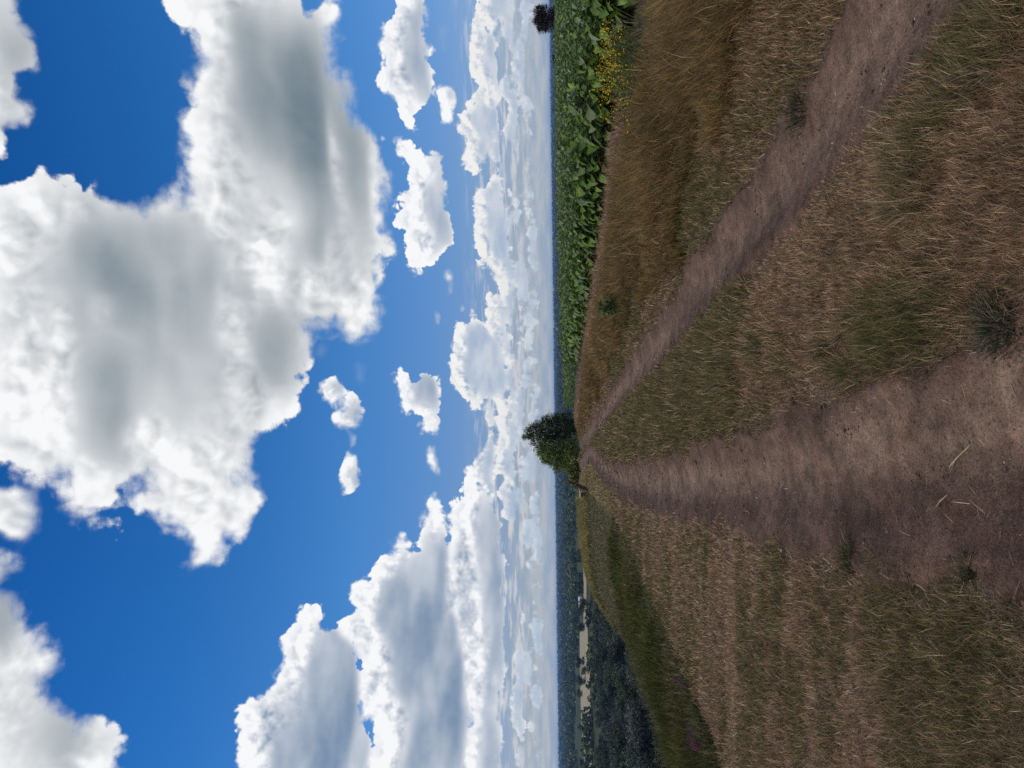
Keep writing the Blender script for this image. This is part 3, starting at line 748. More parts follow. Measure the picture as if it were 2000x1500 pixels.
def leaf_cards(centers, size, col, upb=0.4, shape=0.55):
    """small diamond leaves, freely turned"""
    n = len(centers)
    nrm = rng.randn(n, 3); nrm[:, 2] = np.abs(nrm[:, 2])+upb; nrm /= np.linalg.norm(nrm, axis=1, keepdims=True)
    t = np.cross(nrm, rng.randn(n, 3)); t /= np.linalg.norm(t, axis=1, keepdims=True); b = np.cross(nrm, t)
    L = (size*(0.7+0.6*rng.rand(n)))[:, None]
    V = np.stack([centers-t*L*0.5, centers+b*L*0.5*shape+nrm*L*0.06, centers+t*L*0.5, centers-b*L*0.5*shape+nrm*L*0.06], 1).reshape(-1, 3)
    F = np.arange(n*4).reshape(n, 4)
    return V, F, np.repeat(col, 4, 0)

def crown_geo(lobes, n_clump, per, spread, size, cols, wts, low=0.0, shape=0.6, upb=0.3):
    """foliage of leaf clumps gathered round limbs; lobes: (x,y,z, rx,ry,rz, weight)"""
    g = Geo(); lob = np.array(lobes); w = lob[:, 6]/lob[:, 6].sum()
    li = rng.choice(len(lob), n_clump, p=w)
    d = rng.randn(n_clump, 3); d /= np.linalg.norm(d, axis=1, keepdims=True)
    rr = (rng.rand(n_clump)**0.42)[:, None]
    c = lob[li, :3]+d*lob[li, 3:6]*rr
    c = c[c[:, 2] > low]; n = len(c)
    tone = 0.65+0.7*rng.rand(n)
    cc = np.repeat(c, per, 0)+rng.randn(n*per, 3)*np.array([1, 1, 0.8])*spread*np.repeat(0.6+0.8*rng.rand(n), per)[:, None]
    col = pal(n*per, cols, wts, 0.18)*np.repeat(tone, per)[:, None]
    g.add(*[(V, F, 4, K_) for V, F, K_ in [leaf_cards(cc, size, col, upb, shape)]][0])
    return g, c
def trunk_geo(h, r, tips, col=(1, 1, 1)):
    g = Geo(); bend = rng.randn(2)*0.04*h
    top = np.array([bend[0], bend[1], h])
    g.tube([(0, 0, -0.3), (bend[0]*0.2, bend[1]*0.2, h*0.3), (bend[0]*0.6, bend[1]*0.6, h*0.65), top], [r*1.25, r, r*0.75, r*0.35], col, 7)
    for t in tips:
        t = np.array(t); s0 = rnd(0.25, 0.8); p0 = np.array([bend[0]*s0, bend[1]*s0, h*s0])
        m_ = p0*0.5+t*0.5+np.array([0, 0, -0.06*h])
        g.tube([p0, m_, t], [r*0.5, r*0.32, r*0.10], col, 5)
    return g

# ------------------------------------------------------------------ sunflower field
GREEN = [(0.095, 0.165, 0.026), (0.125, 0.205, 0.036), (0.070, 0.130, 0.024), (0.155, 0.205, 0.100)]
def sun_leaf(g, p, az, tilt, L, col):
    """one broad heart-shaped blade, folded along its midrib and drooping at the tip"""
    W = L*0.47; us = [0.0, 0.22, 0.55, 0.85, 1.0]; ws = [0.42, 1.0, 0.92, 0.50, 0.0]
    V = []; dr = rnd(0.6, 1.9)
    for u_k, w_k in zip(us, ws):
        th_ = tilt-dr*u_k*u_k*1.2
        x = L*u_k*math.cos(tilt-dr*u_k*0.5); z = L*u_k*math.sin(tilt-dr*u_k*0.6)
        f = W*w_k
        V += [[x-0.12*L*(u_k == 0), f, z+f*0.35+0.03*L*rng.randn()], [x, 0, z], [x-0.12*L*(u_k == 0), -f, z+f*0.35+0.03*L*rng.randn()]]
    V = np.array(V); c, s_k = math.cos(az), math.sin(az)
    V = V @ np.array([[c, s_k, 0], [-s_k, c, 0], [0, 0, 1]])
    F = [[3*i, 3*i+1, 3*i+4, 3*i+3] for i in range(4)]+[[3*i+1, 3*i+2, 3*i+5, 3*i+4] for i in range(4)]
    g.add(V+p, F, 4, col)
def make_sunflower(h):
    st = Geo(); fo = Geo(); lean = rng.randn(2)*0.05
    axis = lambda t: np.array([lean[0]*t*t*h, lean[1]*t*t*h, h*t])
    st.tube([axis(0)-np.array([0, 0, 0.05]), axis(0.4), axis(0.75), axis(1.0)], [0.014, 0.013, 0.010, 0.007], (0.09, 0.12, 0.05), 6)
    n = 26; a = rnd(0, 6)
    for i in range(n):
        t = 0.18+0.80*(i/(n-1))**0.85; a += 2.4+rng.randn()*0.25
        L = 0.92*(0.13+0.15*math.sin(math.pi*min(1, t*1.02)**0.8))*rnd(0.85, 1.25)
        if t > 0.9: L *= 0.75
        pl = L*0.55; tilt = (0.75 if t > 0.85 else rnd(0.15, 0.5))
        p0 = axis(t); p1 = p0+pl*np.array([math.cos(a)*math.cos(tilt+0.2), math.sin(a)*math.cos(tilt+0.2), math.sin(tilt+0.2)])
        st.tube([p0, p1], [0.005, 0.003], (0.10, 0.13, 0.05), 4)
        col = np.array(GREEN[rng.randint(4)])*rnd(0.75, 1.3)
        if t < 0.3 and rng.rand() < 0.35: col = np.array([0.16, 0.13, 0.05])
        sun_leaf(fo, p1, a, tilt-rnd(0.0, 0.35), L, col)
    # closed green bud in the topmost leaves
    tp = axis(1.0); st.tube([tp, tp+[0, 0, 0.02], tp+[0.01, 0, 0.045], tp+[0.012, 0, 0.06]], [0.008, 0.026, 0.022, 0.006], (0.10, 0.14, 0.05), 7)
    return st.mesh('sunflower_stem', True), fo.mesh('sunflower_leaves')
SF = [make_sunflower(rnd(0.98, 1.18)) for _ in range(8)]
rows = []
for r0_ in np.arange(0, 190):
    ys = np.arange(3.0, 150.0, 0.36)
    ys = ys+rng.uniform(-0.08, 0.08, len(ys))
    xs = xc(ys)+0.25+r0_*0.70+rng.uniform(-0.07, 0.07, len(ys))
    rows.append(np.stack([xs, ys], 1))
PL = np.concatenate(rows); PL = PL[rng.rand(len(PL)) > 0.06]
dist = np.hypot(PL[:, 0], PL[:, 1]); azp = np.degrees(np.arctan2(PL[:, 0], PL[:, 1]))
keep = (dist < 150) & (azp < 52) & (azp > -12) & (PL[:, 1] < 44+np.minimum(np.maximum(0, PL[:, 0]-2)*2.2, 48)+8)
PL, dist, azp = PL[keep], dist[keep], azp[keep]
PZ = height(PL[:, 0], PL[:, 1])
inview = (azp < 27.6) & (azp > -6)
order = np.argsort(np.where(inview, dist, 1e9))[:300]
base = None
for q in order:
    x, y = PL[q]; st_me, fo_me = SF[rng.randint(8)]
    e = empty('sunflower', (x, y, PZ[q]), 'leafy green sunflower plant not yet flowering, in the field beside the long grass', 'sunflower', 'sunflowers along the near side of the field', rnd(0, 6.28), (rnd(0.85, 1.15),)*3)
    obj('stem', st_me, e, CROP); obj('foliage', fo_me, e, CROP)
rest = np.setdiff1d(np.arange(len(PL)), order)
def mesh_arrays(me):
    v = np.empty(len(me.vertices)*3, np.float32); me.vertices.foreach_get('co', v)
    l = np.empty(len(me.loops), np.int32); me.loops.foreach_get('vertex_index', l)
    s_k = np.empty(len(me.polygons), np.int32); me.polygons.foreach_get('loop_total', s_k)
    c = np.empty(len(me.vertices)*4, np.float32); me.attributes['tint'].data.foreach_get('color', c)
    return v.reshape(-1, 3), l, s_k, c.reshape(-1, 4)[:, :3]
def merged(name, tmpl, pos, rot, scl, shade):
    """many copies of one small mesh as one sheet of growth"""
    v, l, s_k, c = tmpl; n = len(pos)
    cr, sr = np.cos(rot)[:, None], np.sin(rot)[:, None]
    V = np.stack([v[None, :, 0]*cr-v[None, :, 1]*sr, v[None, :, 0]*sr+v[None, :, 1]*cr, np.broadcast_to(v[None, :, 2], (n, len(v)))], -1)*scl[:, None, None]+pos[:, None, :]
    L_ = (l[None, :]+(np.arange(n)*len(v))[:, None]).ravel()
    return V.reshape(-1, 3), L_, np.tile(s_k, n), (c[None]*shade[:, None, None]).reshape(-1, 3)
def far_plant(h, n, Lf):
    fo = Geo(); a = 0
    for i in range(n):
        t = 0.35+0.65*i/(n-1); a += 2.4; L = Lf*(1.1-0.4*t); tilt = rnd(0.2, 0.7)
        p = np.array([0.08*math.cos(a), 0.08*math.sin(a), h*t]); c, s_k = math.cos(a), math.sin(a)
        d = np.array([c*math.cos(tilt), s_k*math.cos(tilt), math.sin(tilt)]); sd2 = np.array([-s_k, c, 0.0])
        p1 = p+d*L*0.55; p2 = p+d*L*0.9-np.array([0, 0, L*0.25])
        fo.add([p, p1-sd2*L*0.42, p2, p1+sd2*L*0.42], [[0, 1, 2, 3]], 4, np.array(GREEN[rng.randint(4)])*rnd(0.8, 1.3))
    return fo.mesh('far_plant')
parts = []; koff = 0
def push(tm, sel):
    global koff
    if len(sel) == 0: return
    V, L_, s_k, c = merged('x', tm, np.stack([PL[sel, 0], PL[sel, 1], PZ[sel]], 1), rng.rand(len(sel))*6.28, 0.85+0.3*rng.rand(len(sel)), 0.8+0.4*rng.rand(len(sel)))
    parts.append((V, L_+koff, s_k, c)); koff += len(V)
d_r = dist[rest]; pickv = rng.randint(0, 4, len(rest))
for k_ in range(4):
    push(mesh_arrays(SF[k_][1]), rest[(d_r < 38) & (pickv == k_)])
    fp = mesh_arrays(far_plant(0.86, 9, 0.32)); push(fp, rest[(d_r >= 38) & (pickv == k_)])
crop = obj('sunflower_field', raw_mesh('sunflower_field', *[np.concatenate([p[i] for p in parts]) for i in range(4)]), None, CROP)
tag(crop, kind='stuff')

# ------------------------------------------------------------------ trees
def tree(name, loc, lobes, n_clump, per, spread, size, cols, wts, th_, tr_, label, group=None, low=0.1, shape=0.6, rz=0.0):
    cg, cl = crown_geo(lobes, n_clump, per, spread, size, cols, wts, low, shape)
    e = empty(name, loc, label, 'tree' if 'shrub' not in name and 'bush' not in name else 'shrub', group, rz)
    tips = cl[rng.choice(len(cl), min(9, len(cl)), replace=False)]
    obj('trunk', trunk_geo(th_, tr_, tips).mesh('trunk', True), e, BARK)
    obj('crown', cg.mesh('crown'), e, LEAF)
    return e
DARKG = [(0.050, 0.080, 0.022), (0.068, 0.100, 0.030), (0.036, 0.058, 0.018)]
MIDG = [(0.12, 0.175, 0.038), (0.155, 0.195, 0.050), (0.078, 0.12, 0.028), (0.22, 0.235, 0.075)]
TY = 57.0
def base_at(px_h, py, Y):
    d = ray(px_h, py); x = d.x/d.y*Y
    return x, Y, hgt(x, Y)
def top_z(px, py, Y): return at(px, py, Y).z
bx, by, bz = base_at(1100, 842, TY+1.0); H = top_z(1015, 850, TY+1.0)-bz
tree('pear_tree', (bx, by, bz), [(0, 0, H*0.36, 1.15, 1.0, H*0.36, 5), (-0.35, 0, H*0.62, 0.55, 0.5, H*0.34, 2.2), (0.45, 0.1, H*0.58, 0.45, 0.45, H*0.26, 1.6), (0.95, 0, H*0.42, 0.40, 0.4, H*0.22, 1.0), (0.05, 0, H*0.82, 0.34, 0.3, H*0.13, 0.7), (-0.40, 0, H*0.83, 0.20, 0.2, H*0.15, 0.5), (-0.95, 0, H*0.68, 0.30, 0.3, H*0.15, 0.8), (-0.75, -0.2, H*0.45, 0.5, 0.4, H*0.2, 1.0), (0.9, 0, H*0.2, 0.6, 0.5, H*0.2, 1.0)],
     760, 30, 0.115, 0.090, DARKG+[(0.075, 0.105, 0.030)], [2, 2, 2, 0.9], H*0.62, 0.11, 'dark green tree with pointed top where the tracks meet, right half of the pair')
bx, by, bz = base_at(1100, 887, TY); H2 = top_z(1040, 880, TY)-bz
tree('apple_tree', (bx, by, bz), [(0.15, 0, H2*0.42, 1.05, 1.0, H2*0.40, 4), (0.35, 0, H2*0.76, 0.65, 0.6, H2*0.22, 1.6), (-0.35, 0.1, H2*0.62, 0.6, 0.6, H2*0.24, 1.5), (-0.85, 0, H2*0.34, 0.60, 0.6, H2*0.30, 1.8), (0.2, -0.4, H2*0.18, 1.0, 0.6, H2*0.17, 1.5)],
     640, 30, 0.115, 0.100, MIDG, [3, 2, 2, 1.2], H2*0.6, 0.10, 'round light green tree beside the bench, left half of the pair')
# tree and hedge shrubs on the skyline at the far right
YB = 118.0
def bush(name, px_top, py, Y, wpx, cols, label, n=140, per=30, round_=1.0, group=None):
    bx, by, bz = base_at(1085, py, Y); Hh = top_z(px_top, py, Y)-bz; W = wpx/FOC*Y/2
    return tree(name, (bx, by, bz), [(0, 0, Hh*0.58, W*0.95, W*0.8, Hh*0.36, 4), (W*0.4, 0, Hh*0.8, W*0.5, W*0.5, Hh*0.19, 1.6), (-W*0.45, 0, Hh*0.72, W*0.5, W*0.5, Hh*0.2, 1.4), (-W*0.1, 0, Hh*0.86, W*0.35, W*0.35, Hh*0.15, 1), (W*0.1, 0, Hh*0.25, W*0.8, W*0.6, Hh*0.25, 1.8)],
         n, per, 0.055*W+0.05, 0.10+0.03*W, cols, [1]*len(cols), Hh*0.7, 0.03*Hh, label, group)
REDD = [(0.030, 0.022, 0.020), (0.024, 0.022, 0.016), (0.040, 0.030, 0.022)]
bush('oak_tree', 1042, 36, YB-14, 54, REDD, 'dark rounded tree on the skyline at the edge of the sunflower field', 420, 34)
for px_t, py_, wp, lab in ((1079, 76, 14, 'smallest dark bush on the skyline close to the rounded tree'), (1078, 114, 20, 'middle dark bush on the skyline above the sunflowers'), (1085, 158, 12, 'low dark bush on the skyline farthest from the rounded tree')):
    bush('hawthorn_bush', px_t, py_, YB-20, wp, REDD, lab, 60, 26, group='dark bushes on the skyline')

# wood in the valley on the left: trees one can tell apart
WOOD = [[(0.016, 0.024, 0.012), (0.024, 0.034, 0.015), (0.012, 0.018, 0.010)], [(0.050, 0.074, 0.028), (0.040, 0.060, 0.024), (0.066, 0.082, 0.032)], [(0.085, 0.102, 0.078), (0.066, 0.086, 0.068), (0.098, 0.108, 0.074)]]
WLAB = ['very dark round-crowned tree packed in the wood below the left slope', 'mid green tree with a lumpy crown in the wood below the left slope', 'pale grey green willow in the wood below the left slope']
WNAM = ['oak_tree', 'maple_tree', 'willow_tree']
protos = []
for k_ in range(9):
    kind = k_ % 3; R = 5.2; Hh = rnd(9, 11.5)
    lobes = [(0, 0, Hh*0.52, R*0.85, R*0.85, Hh*0.40, 4)]+[(R*0.6*math.cos(a), R*0.6*math.sin(a), Hh*rnd(0.45, 0.78), R*0.42, R*0.42, Hh*0.2, 1) for a in np.arange(6)*1.05+rng.rand()]+[(0, 0, Hh*0.16, R*0.8, R*0.8, Hh*0.16, 1.4)]
    cg, cl = crown_geo(lobes, 190, 16, 0.50, 0.62, WOOD[kind], [2, 2, 1], 0.2, 0.75, 1.1)
    tips = cl[rng.choice(len(cl), 6, replace=False)]
    protos.append((trunk_geo(Hh*0.6, 0.28, tips).mesh('trunk', True), cg.mesh('crown')))
wood = []
tries = 0
while len(wood) < 230 and tries < 40000:
    tries += 1
    az = RAD(rnd(-36, -9.5)); d = 112+320*rng.rand()**0.8
    x, y = d*math.sin(az), d*math.cos(az)
    # a clearing with single bushes at the foot of the slope, far left
    if math.degrees(az) < -24.0 and d < 178: continue
    if x > xe(y)-22: continue
    if any((x-a)**2+(y-b)**2 < (6.6+d*0.012)**2 for a, b in wood): continue
    wood.append((x, y))
for x, y in wood:
    kd = rng.choice(3, p=[0.46, 0.36, 0.18]); v_ = kd+3*rng.randint(3)
    e = empty(WNAM[kd], (x, y, hgt(x, y)-0.2), WLAB[kd], 'tree', 'trees of the valley wood', rnd(0, 6.28), (rnd(0.8, 1.2), rnd(0.8, 1.2), rnd(0.75, 1.15)))
    obj('trunk', protos[v_][0], e, BARK); obj('crown', protos[v_][1], e, LEAF)
# bushes in the clearing, far left
for i in range(34):
    az = RAD(rnd(-34, -24.2)); d = rnd(95, 172); x, y = d*math.sin(az), d*math.cos(az)
    k_ = rng.choice([0, 1, 3, 4]); s_k = rnd(0.14, 0.32)
    e = empty('hawthorn_bush', (x, y, hgt(x, y)-0.1), 'small dark bush scattered over the dull clearing at the foot of the left slope', 'shrub', 'bushes in the clearing', rnd(0, 6.28), (s_k, s_k, s_k*0.8))
    obj('trunk', protos[k_][0], e, BARK); obj('crown', protos[k_][1], e, LEAF)

# the wooded plain beyond: one mass of far-off trees
def far_wood(name, n, d0, d1, a0, a1, size, q, cols, thin, crown=(5.5, 9.0)):
    u = rng.rand(n); d = np.sqrt(d0*d0+(d1*d1-d0*d0)*u**1.3); az = np.radians(a0+(a1-a0)*rng.rand(n))
    x, y = d*np.sin(az), d*np.cos(az)
    k_ = thin(x, y, d, np.degrees(az)); x, y, d = x[k_], y[k_], d[k_]; n = len(x)
    z = height(x, y); sc = np.clip(d/1500, 1.0, 2.2)*(0.7+0.6*rng.rand(n))
    dd = rng.randn(n, q, 3); dd /= np.linalg.norm(dd, axis=2, keepdims=True); dd[..., 2] = np.abs(dd[..., 2])*1.0
    c = np.stack([x, y, z], 1)[:, None, :]+dd*np.array([crown[0], crown[0], crown[1]])*sc[:, None, None]*(0.75+0.25*rng.rand(n, q, 1))
    col = np.array(cols)[rng.choice(len(cols), n)]*(0.7+0.6*rng.rand(n, 1))*(0.25+1.7*fbm(x/220, y/160, 3, 211))[:, None]*(0.55+0.9*rng.rand(n, 1))
    V, F, K_ = leaf_cards(c.reshape(-1, 3), size, np.repeat(col, q, 0), 0.6, 0.9)
    V = V.reshape(n, q, 4, 3); ctr = V.mean(2, keepdims=True); V = (ctr+(V-ctr)*sc[:, None, None, None]).reshape(-1, 3)
    return tag(obj(name, raw_mesh(name, V, F, np.full(n*q, 4), K_), None, LEAF), kind='stuff')
FARC = [(0.042, 0.066, 0.022), (0.055, 0.078, 0.028), (0.030, 0.048, 0.018), (0.075, 0.088, 0.032)]
def thin1(x, y, d, a):
    g_ = fbm(x/260, y/190, 3, 201)
    m_ = g_ > 0.38
    m_ &= ~((a < -9) & (a > -32) & (d < 980) & (fbm(x/45, y/45, 2, 203) < 0.69))      # the pale field stays open
    return m_
far_wood('forest', 15000, 520, 2300, -40, 40, 3.4, 42, FARC, thin1)
far_wood('forest', 11000, 2200, 7600, -40, 40, 5.5, 22, FARC, lambda x, y, d, a: fbm(x/700, y/500, 3, 207) > 0.36)
# pale stubble field in the plain
FIELD = soil_mat('stubble', False, (0.35, 0.30, 0.19), 0.0)
def far_field(name, a0, a1, d0, d1, seed):
    aa = np.radians(np.linspace(a0, a1, 60)); t = np.linspace(0, 1, 30)
    A, T = np.meshgrid(aa, t, indexing='ij')
    near_ = d0*(1+0.05*(fbm(A*14, A*0, 3, seed)-0.5)); far__ = d1*(1+0.12*(fbm(A*9, A*0+5, 3, seed+1)-0.5))
    Dd = near_+(far__-near_)*T; x, y = Dd*np.sin(A), Dd*np.cos(A)
    me = grid_mesh(name, np.stack([x, y, height(x, y)+0.5], -1).reshape(-1, 3), 60, 30); me.flip_normals()
    return tag(obj(name, me, None, FIELD), kind='structure')
far_field('stubble_field', -29.5, -18.5, 650, 960, 5)
far_field('stubble_field', -18.5, -9.5, 640, 760, 9)

# ------------------------------------------------------------------ bench by the lane
WOODM = plain_mat('weathered_wood', (0.095, 0.070, 0.050), 0.85, 22.0, 0.45)
PALEW = plain_mat('bleached_wood', (0.34, 0.30, 0.25), 0.8, 22.0, 0.3)
g0 = ground(1150, 957); bY = 37.0
bx = ray(1150, 956).x/ray(1150, 956).y*bY; bz = hgt(bx, bY)
be = empty('park_bench', (bx, bY, bz), 'weathered wooden bench with a tall leaning backrest looking over the valley', 'bench', None, RAD(4))
ca, sa = math.cos(0.42), math.sin(0.42)
ROTB = [[ca, 0, sa], [0, 1, 0], [-sa, 0, ca]]
g = Geo()
for i in range(5): g.box((0.02+0.30*(i/4.0)*1.0+0.04, 0, 0.34+0.62*i/4.0), (0.05, 1.5, 0.135), (1, 1, 1), ROTB)
obj('backrest', g.mesh('backrest'), be, WOODM)
g = Geo()
for i in range(3): g.box((-0.33+0.13*i, 0, 0.42), (0.12, 1.5, 0.045), (1, 1, 1))
obj('seat', g.mesh('seat'), be, PALEW)
for sy in (-0.6, 0.6):
    g = Geo(); g.box((0.235, sy, 0.60), (0.07, 0.14, 0.98), (1, 1, 1), ROTB); obj('back_post', g.mesh('back_post'), be, WOODM)
    g = Geo(); g.box((-0.04+0.10, sy, 0.17), (0.10, 0.11, 0.62), (1, 1, 1), ROTB); obj('leg', g.mesh('leg'), be, WOODM)
    g = Geo(); g.box((-0.26, sy, 0.19), (0.09, 0.09, 0.40), (1, 1, 1)); obj('leg', g.mesh('leg'), be, WOODM)

# light green bushes between the tree pair and the bench
BUSHG = [(0.16, 0.18, 0.045), (0.12, 0.15, 0.04), (0.20, 0.19, 0.07)]
for px_t, py_, wp, lab in ((1108, 921, 22, 'yellow green bush nearest the round tree, towards the bench'), (1113, 936, 16, 'small yellow green bush close beside the bench'), (1117, 906, 30, 'low spreading green bush in front of the round tree')):
    bush('elder_bush', px_t, py_, 54.0, wp, BUSHG, lab, 80, 28, group='bushes between the tree pair and the bench')
# trees standing alone in the pale field
for i in range(16):
    az = RAD(rnd(-28.5, -12)); d = rnd(560, 930); x, y = d*math.sin(az), d*math.cos(az); k_ = rng.choice([0, 1, 3, 4, 7]); s_k = rnd(0.7, 1.2)
    e = empty(WNAM[k_ % 3], (x, y, hgt(x, y)-0.2), 'far green tree standing alone in the pale stubble field', 'tree', 'trees standing in the pale field', rnd(0, 6.28), (s_k, s_k, s_k*0.9))
    obj('trunk', protos[k_][0], e, BARK); obj('crown', protos[k_][1], e, LEAF)

# long pale building far out in the plain
sx, sy_, _ = base_at(1129, 1176, 820.0)
sh = empty('farm_shed', (sx, sy_, hgt(sx, sy_)), 'long low white farm shed at the edge of the far wood', 'shed', None, RAD(8))
g = Geo(); g.box((0, 0, 1.5), (11.0, 5.0, 3.0), (1, 1, 1)); w_o = obj('wall', g.mesh('wall'), sh, plain_mat('whitewash', (0.75, 0.74, 0.70), 0.8, 2.0, 0.1))
g = Geo(); g.add([(-5.9, -2.9, 2.95), (5.9, -2.9, 2.95), (5.9, 0, 4.4), (-5.9, 0, 4.4), (5.9, 2.9, 2.95), (-5.9, 2.9, 2.95)], [[0, 1, 2, 3], [3, 2, 4, 5]], 4, (1, 1, 1)); obj('roof', g.mesh('roof'), sh, plain_mat('grey_roof', (0.55, 0.53, 0.50), 0.7, 2.0, 0.15))
for q in (-3.2, 2.4):
    g = Geo(); g.box((q, -2.52, 1.25), (2.2, 0.08, 2.4), (1, 1, 1)); obj('door', g.mesh('door'), sh, plain_mat('dark_door', (0.05, 0.05, 0.05), 0.7, 2.0, 0.1))

# ------------------------------------------------------------------ wild flowers and single weeds
def stems_geo(n, h, spread, col, w=0.006):
    P = np.stack([rng.randn(n)*spread*0.4, rng.randn(n)*spread*0.4, np.zeros(n)], 1); az = np.arctan2(P[:, 1], P[:, 0])
    ln = 0.15+0.35*rng.rand(n); hh = h*(0.7+0.5*rng.rand(n)); g = Geo(); tips = []
    for i in range(n):
        d = np.array([math.cos(az[i])*math.sin(ln[i]), math.sin(az[i])*math.sin(ln[i]), math.cos(ln[i])])
        t = P[i]+d*hh[i]; tips.append(t); g.tube([P[i], P[i]*0.5+t*0.5+[0, 0, 0.03], t], [w, w*0.8, w*0.5], col, 4)
    return g, np.array(tips)
FLW = leaf_mat('petal', 0.3, 0.1, 0.6, 0.1)
def flower_plant(name, n, h, spread, stemc, petc, nfl, fs, fspread, leafc):
    g, tips = stems_geo(n, h, spread, stemc)
    lc = tips[rng.randint(0, n, n*7)]*rng.rand(n*7, 1)**0.6+rng.randn(n*7, 3)*0.025; lc[:, 2] = np.abs(lc[:, 2])
    g.add(*[(V, F, 4, K_) for V, F, K_ in [leaf_cards(lc, 0.045, pal(n*7, leafc, [1]*len(leafc)), 0.1, 0.4)]][0])
    f = Geo(); fc = np.repeat(tips, nfl, 0)+rng.randn(n*nfl, 3)*np.array(fspread)
    f.add(*[(V, F, 4, K_) for V, F, K_ in [leaf_cards(fc, fs, pal(n*nfl, petc, [1]*len(petc), 0.12), 0.5, 0.9)]][0])
    return g.mesh('stems'), f.mesh('blossoms')
YEL = [flower_plant('wild_mustard', 11, 0.62, 0.22, (0.09, 0.12, 0.04), [(0.70, 0.50, 0.02), (0.62, 0.40, 0.015)], 5, 0.024, (0.030, 0.030, 0.05), [(0.07, 0.10, 0.03), (0.05, 0.08, 0.03)]) for _ in range(4)]
PUR = [flower_plant('meadow_sage', 8, 0.42, 0.16, (0.06, 0.07, 0.03), [(0.22, 0.035, 0.16), (0.14, 0.025, 0.11)], 12, 0.026, (0.010, 0.010, 0.06), [(0.06, 0.08, 0.03)]) for _ in range(3)]
def spot_on(px, py, lift=0.4):
    """where the sight line of a photo pixel comes down to plant height"""
    d = ray(px, py); t = 2.0
    for _ in range(4000):
        x, y, z = d.x*t, d.y*t, CAM_H+d.z*t
        if z < hgt(x, y)+lift: break
        t *= 1.004
    return x, y
def put(name, pair, px, py, lift, lab, cat, grp, scale):
    x, y = spot_on(px, py, lift)
    e = empty(name, (x, y, hgt(x, y)-0.02), lab, cat, grp, rnd(0, 6.28), (scale,)*3)
    obj('stems', pair[0], e, LEAF); obj('blossoms', pair[1], e, FLW)
ny = 0
for _ in range(30):
    py = rnd(64, 206); t = (py-64)/142.0; c_ = 1186+34*t; px = c_+rng.randn()*(15-9*t)
    put('wild_mustard', YEL[rng.randint(4)], px, py, 0.45, 'yellow flowering weed in the patch between the sunflowers and the long grass', 'wildflower', 'yellow flowers beside the field', rnd(0.8, 1.15))
for cx, cy, n in ((1330, 1442, 5), (1300, 1345, 2)):
    for _ in range(n):
        put('meadow_sage', PUR[rng.randint(3)], cx+rng.randn()*6, cy+rng.randn()*8, 0.28, 'purple flower spike among the dark weeds below the mown slope', 'wildflower', 'purple flowers on the weedy slope', rnd(0.38, 0.5))

# rough tufts
def tuft(px, py, n, h, spread, cols, label, cat='grass tuft', name='grass_tuft', lean=0.6):
    p = ground(px, py); x, y = p.x, p.y
    P = np.stack([rng.randn(n)*spread, rng.randn(n)*spread, np.zeros(n)], 1)
    P[:, 2] = height(x+P[:, 0], y+P[:, 1])-hgt(x, y)-0.01
    out = np.arctan2(P[:, 1], P[:, 0])+0.6*rng.randn(n)
    o = blades(name, P, h*(0.5+0.8*rng.rand(n)), 0.0045*(0.6+0.8*rng.rand(n)), lean*(0.4+0.9*rng.rand(n)), out, rng.rand(n)*3.14, 0.3+0.5*rng.rand(n), pal(n, cols, [1]*len(cols)), GRASS)
    o.location = (x, y, hgt(x, y)); return tag(o, label, cat)
GREY = [(0.062, 0.074, 0.052), (0.045, 0.058, 0.040), (0.085, 0.094, 0.066)]
tuft(1955, 640, 620, 0.10, 0.048, GREY+[(0.20, 0.16, 0.10)], 'dense grey green tuft beside the near end of the left wheel track')
tuft(1560, 222, 260, 0.15, 0.05, [(0.035, 0.045, 0.028), (0.05, 0.06, 0.03)], 'small dark green tuft at the far side of the right wheel track')
tuft(1880, 1105, 160, 0.08, 0.022, [(0.09, 0.08, 0.045), (0.06, 0.065, 0.035)], 'tiny tuft growing alone on the bare soil of the left wheel track')
tuft(1655, 1090, 300, 0.09, 0.045, [(0.05, 0.07, 0.03), (0.07, 0.075, 0.035)], 'dark green tuft at the corner of the mown slope and the wheel track')
def big_weed(px, py, lift, h, label):
    x, y = spot_on(px, py, lift); g, tips = stems_geo(9, h, 0.12, (0.07, 0.10, 0.03), 0.008)
    lc = tips[rng.randint(0, 9, 260)]*(rng.rand(260, 1)**0.5)+rng.randn(260, 3)*0.05; lc[:, 2] = np.abs(lc[:, 2])
    e = empty('tall_weed', (x, y, hgt(x, y)), label, 'weed')
    obj('stems', g.mesh('stems'), e, LEAF); f = Geo(); f.add(*[(V, F, 4, K_) for V, F, K_ in [leaf_cards(lc, 0.13, pal(260, [(0.07, 0.12, 0.03), (0.055, 0.095, 0.025)], [1, 1]), 0.2, 0.35)]][0]); obj('foliage', f.mesh('foliage'), e, LEAF)
big_weed(1196, 600, 0.3, 0.5, 'bright green leafy weed alone in the long brown grass')
big_weed(1094, 286, 1.0, 1.35, 'feathery tall weed sticking up out of the sunflowers against the sky')
big_weed(1112, 700, 0.7, 1.05, 'upright leafy weed standing out at the far end of the sunflowers')
